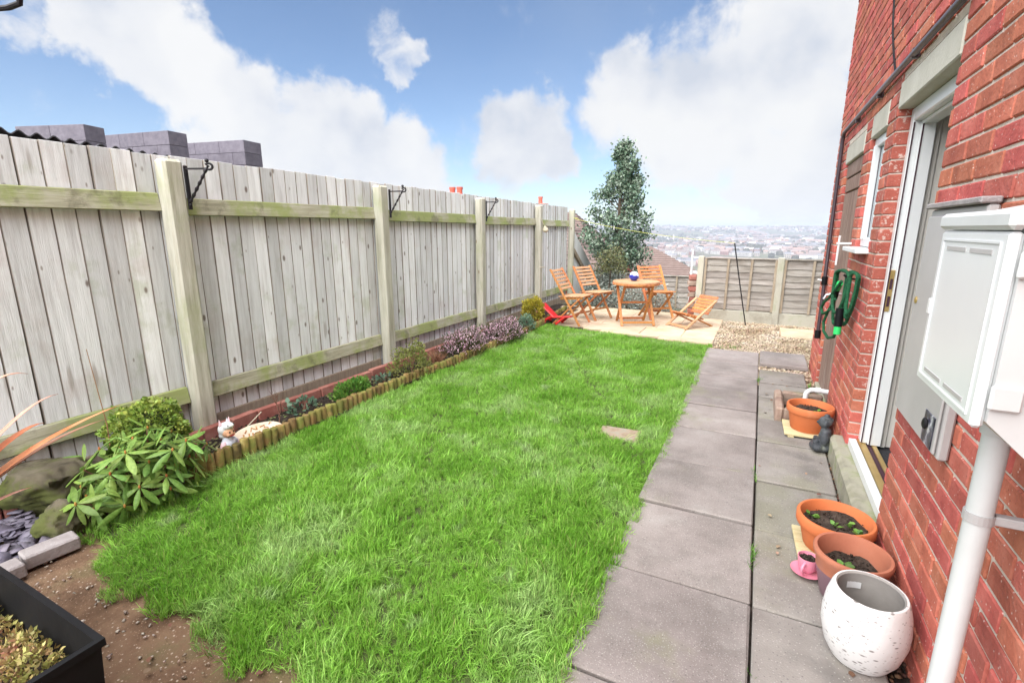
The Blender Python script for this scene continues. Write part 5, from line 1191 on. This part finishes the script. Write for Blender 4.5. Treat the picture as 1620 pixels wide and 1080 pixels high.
T(MB().tube([(-3.29, 1.36, .02), (-3.28, 1.37, .4), (-3.30, 1.35, .85)], [.004, .003, .002], 6).build('dead_stalk', M['dry']), 'thin dead stalk standing in front of the fence by the box bush', 'stalk')
hk = MB(); hk.tube([(-2.05, .42, .3), (-2.05, .42, 1.9), (-2.0, .45, 2.12), (-1.85, .5, 2.2), (-1.62, .58, 2.17), (-1.52, .612, 2.08), (-1.497, .618, 2.0), (-1.50, .615, 1.978), (-1.53, .606, 1.972), (-1.56, .597, 1.972)], .006, 8)
T(hk.build('shepherd_hook', M['iron'], smooth=True), 'black iron crook with only its hook tip showing at top left', 'hook')

# ================================================================ OVER THE FENCE
cr_ = MB(); ny = 200; ys = np.linspace(.2, 2.45, ny)
for yv in ys:
    zc = 2.018 - .045 * (yv - 1.2); w_ = .013 * math.sin(yv * 2 * math.pi / .076)
    cr_.v += [(-3.655, yv, zc + w_), (-5.4, yv, zc + w_ - .25), (-3.655, yv, zc + w_ - .007)]
cr_.f = [f for k in range(ny - 1) for f in ((3 * k, 3 * k + 3, 3 * k + 4, 3 * k + 1), (3 * k + 2, 3 * k + 5, 3 * k + 3, 3 * k))]
shd = E('corrugated_shed', (-4.5, 1.2, -.05), 'black corrugated shed roof edge showing just above the fence', 'shed')
o = cr_.build('roof', M['corr'], shd, smooth=True); o.location = (4.5, -1.2, .05)
MB().box(-.75, .75, -.9, 1.1, 0, 1.72).build('wall', M['browndoor'], shd)
for (c, l, r_, zt, lb) in (((-8, 3.70), (-9.0, 3.38), (-8.1, 3.97), 2.82, 'dark grey block wall top over the fence, leftmost of three'), ((-8, 4.75), (-9.5, 4.52), (-8.07, 5.05), 2.914, 'dark grey block wall top over the fence, middle of three'), ((-8, 5.973), (-9.57, 5.70), (-8.1, 6.35), 2.964, 'dark grey block wall top over the fence, rightmost, beside the bracket')):
    a = Vector((*l, 0)) - Vector((*c, 0)); La = a.length; Lb = (Vector(r_) - Vector(c)).length
    w_ = E('block_wall', (c[0], c[1], -.3), lb, 'wall', 'stepped block walls behind the fence', math.atan2(a.y, a.x))
    nblk = max(2, round(La / .46)); bl = La / nblk; MB().box(0, La, -Lb + .006, -.006, 0, zt - .5).build('core', M['block'], w_)
    for j in range(4):
        for k in range(-1, nblk):
            x0_, x1_ = max(0, (k + (.5 if j % 2 else 0)) * bl), min(La, (k + 1 + (.5 if j % 2 else 0)) * bl)
            if x1_ - x0_ < .03: continue
            z_ = zt + .3 - (j + 1) * .2; MB().box(x0_ + .002, x1_ - .002, -Lb, 0, z_ + .002, z_ + .198, .004).build('block', M['block'], w_)
def neighbour(name, label, loc, w, d, h, rh, roofmat, rz=0, chim=None, hip=True):
    o = E(name, loc, label, 'house', None, rz); MB().box(-w / 2, w / 2, -d / 2, d / 2, 0, h).build('wall', M['brick'], o)
    m = MB(); e = .25; rl = (w - d) / 2 if (hip and w > d) else (0 if hip else w / 2 + e)
    m.v = [(-w / 2 - e, -d / 2 - e, h), (w / 2 + e, -d / 2 - e, h), (w / 2 + e, d / 2 + e, h), (-w / 2 - e, d / 2 + e, h), (-max(rl, .05), 0, h + rh), (max(rl, .05), 0, h + rh)]
    m.f = [(0, 1, 5, 4), (1, 2, 5), (2, 3, 4, 5), (3, 0, 4), (3, 2, 1, 0)]; ro = m.build('roof', M['tiles'], o)
    # tile courses as real steps
    mm = MB(); nc = 14
    A_ = [Vector(p) for p in m.v]
    for (p, q, s, t_) in ((0, 1, 5, 4), (1, 2, 5, 5), (2, 3, 4, 5), (3, 0, 4, 4)):
        for k in range(nc):
            u = k / nc; a = A_[p].lerp(A_[t_], u); b = A_[q].lerp(A_[s], u); nrm = (A_[q] - A_[p]).cross(A_[t_] - A_[p]).normalized()
            mm.bar(a + nrm * .015, b + nrm * .015, .06, .03, .004, nrm)
    mm.build('tile_course', M['tiles'], ro)
    if chim:
        cx, cy, cz, npot = chim; MB().box(cx - .3, cx + .3, cy - .25, cy + .25, h, cz - .3, .01).build('chimney', M['brick'], o)
        for s in ((-.14, .14) if npot == 2 else (0,)): MB().lathe([(.0, 0), (.10, 0), (.085, .22), (.105, .27), (.105, .32), (.07, .32), (.06, 0)], 14, (cx + s, cy, cz - .32)).build('chimney_pot', M['chimney'], o, smooth=True)
    return o
neighbour('neighbour_house', 'hidden house behind fence with only red chimney pots showing', (-9.2, 15.2, -4), 7, 6, 4.0, 2.0, 'tiles', 0, (.1, -.9, 6.82, 2))
neighbour('neighbour_house', 'farther hidden house with single red chimney showing above the fourth post', (-9.2, 22.2, -4), 7, 6, 4.0, 2.0, 'tiles', 0, (.1, -.9, 6.9, 1))
neighbour('gabled_house', 'house with brown tiled roof just past the end of the fence', (-11.1, 31, -4.5), 4.0, 3.6, 5.0, 2.05, 'tiles', 0)
neighbour('hipped_bungalow', 'bungalow with brown hipped roof below the rear fence', (-8.3, 42, -4.6), 7.5, 7.0, 2.6, 2.1, 'tiles', R(18))

# ================================================================ THE VALLEY TOWN
wallc = [(.38, .36, .34), (.50, .49, .48), (.24, .13, .11), (.28, .18, .15), (.33, .29, .26)]; roofc = [(.16, .125, .12), (.22, .16, .15), (.15, .15, .17), (.28, .17, .14), (.42, .42, .44)]
wm = [surf('town_wall', [c], bump=0, rand=.1) for c in wallc]; rm = [surf('town_roof', [c], bump=0, rand=.1) for c in roofc]
wind = surf('town_window', [(.05, .06, .08)], rough=.2, bump=0, rand=0)
def town_house(w, d, h, rh):
    V = [(-w / 2, -d / 2, -3), (w / 2, -d / 2, -3), (w / 2, d / 2, -3), (-w / 2, d / 2, -3), (-w / 2, -d / 2, h), (w / 2, -d / 2, h), (w / 2, d / 2, h), (-w / 2, d / 2, h), (-w / 2, 0, h + rh), (w / 2, 0, h + rh)]
    Fw = [(0, 1, 5, 4), (2, 3, 7, 6), (1, 2, 6, 9, 5), (3, 0, 4, 8, 7)]; Fr = [(4, 5, 9, 8), (6, 7, 8, 9)]
    o = len(V); Fg = []
    for ix in np.linspace(-w * .33, w * .33, max(2, int(w / 3))):
        for iz in (1.0, 3.7):
            if iz + 1.3 > h: continue
            k = len(V); V += [(ix - .6, -d / 2 - .03, iz), (ix + .6, -d / 2 - .03, iz), (ix + .6, -d / 2 - .03, iz + 1.3), (ix - .6, -d / 2 - .03, iz + 1.3)]; Fg.append((k, k + 1, k + 2, k + 3))
    return V, Fw, Fr, Fg
protos = []
for s in range(14):
    r = random.Random(s + 9); w = r.choice([8, 10, 9, 16, 24, 30]); V, Fw, Fr, Fg = town_house(w, r.uniform(7, 9), r.uniform(5, 6), r.uniform(2.2, 3.2))
    me = bpy.data.meshes.new('town_house'); me.from_pydata(V, [], Fw + Fr + Fg); me.materials.append(wm[s % 5]); me.materials.append(rm[(s * 3 + s // 5) % 5]); me.materials.append(wind)
    me.polygons.foreach_set('material_index', [0] * len(Fw) + [1] * len(Fr) + [2] * len(Fg)); me.update(); protos.append(me)
spots = []
tr2 = random.Random(77)
while len(spots) < 2300:
    y = 480 + 2850 * tr2.random() ** .8; x = y * tr2.uniform(-.62, .38)
    g = math.sin(x / 170 + 2) + math.sin(y / 210 + x / 400)
    if g < tr2.uniform(-1.3, .3): continue
    ang = .6 * math.sin(x / 300) + .5 * math.sin(y / 330); st = tr2.randrange(2, 7)
    for k in range(st):
        xx, yy_ = x + k * 17 * math.cos(ang), y + k * 17 * math.sin(ang); spots.append((xx, yy_, ang + tr2.gauss(0, .06), tr2.randrange(14), tr2.uniform(.85, 1.25)))
vis = [s for s in spots if -.24 < s[0] / s[1] < .16]; rest = [s for s in spots if not (-.24 < s[0] / s[1] < .16)]
vis.sort(key=lambda s: s[1])
def gz(x, y): return float(ground_z(np.float64(x), np.float64(y)))
for (x, y, a, k, s) in vis[:280]:
    o = bpy.data.objects.new('distant_house', protos[k]); COL.objects.link(o); o.location = (x, y, gz(x, y)); o.rotation_euler = (0, 0, a); o.scale = (s, s, s)
    T(o, 'tiny distant house in the valley town beyond the garden', 'house', 'distant houses in the valley')
byk = {}
V_, F_, I_ = [], [], []
allm = wm + rm + [wind]
for (x, y, a, k, s) in vis[280:] + rest:
    me = protos[k]; Mx = Matrix.Translation((x, y, gz(x, y))) @ Matrix.Rotation(a, 4, 'Z') @ Matrix.Scale(s, 4); o_ = len(V_)
    V_ += [tuple(Mx @ v.co) for v in me.vertices]; wi, ri = k % 5, 5 + (k * 3 + k // 5) % 5
    for p in me.polygons: F_.append(tuple(o_ + i for i in p.vertices)); I_.append((wi, ri, 10)[p.material_index])
me = bpy.data.meshes.new('far_town'); me.from_pydata(V_, [], F_)
for q in allm: me.materials.append(q)
me.polygons.foreach_set('material_index', I_); me.update(); obj('far_town', me, None, kind='stuff')
N = 8500; y = 260 + 3200 * rng.random(N) ** .85; x = y * rng.uniform(-.65, .42, N); g = np.sin(x / 90 + y / 160) + np.sin(y / 120 - x / 230 + 2); k = g > rng.uniform(-1.2, 1.2, N); x, y = x[k], y[k]
m = MB(); m.lathe([(math.sin(math.pi * i / 5) * (1 + .15 * math.sin(i * 2)), -math.cos(math.pi * i / 5)) for i in range(1, 5)], 7); V = np.array(m.v); Fq = np.array(m.f)
M['wood'] = surf('far_wood', [(.05, .055, .035), (.09, .08, .06)], .2, 4, .95, 0, rand=.3, hue=.03, world=True)
merged('far_trees', [(V, Fq, scl(rrot(len(x), .1), rng.uniform(3, 7.5, len(x))), np.stack([x, y, ground_z(x, y) + 3], -1))], M['wood'], kind='stuff')

# ---------------------------------------------------------------- the air over the valley
hz, t = newmat('haze_air'); t.nodes.clear()
pvn = nd(t, 'ShaderNodeVolumePrincipled', {'Color': (.80, .87, 1.0, 1), 'Density': HAZE_D, 'Anisotropy': .2})
nd(t, 'ShaderNodeOutputMaterial', {'Volume': pvn.outputs[0]})
MB().box(-4300, 4300, -3200, 6300, -95, 40).build('haze', hz, kind='stuff')
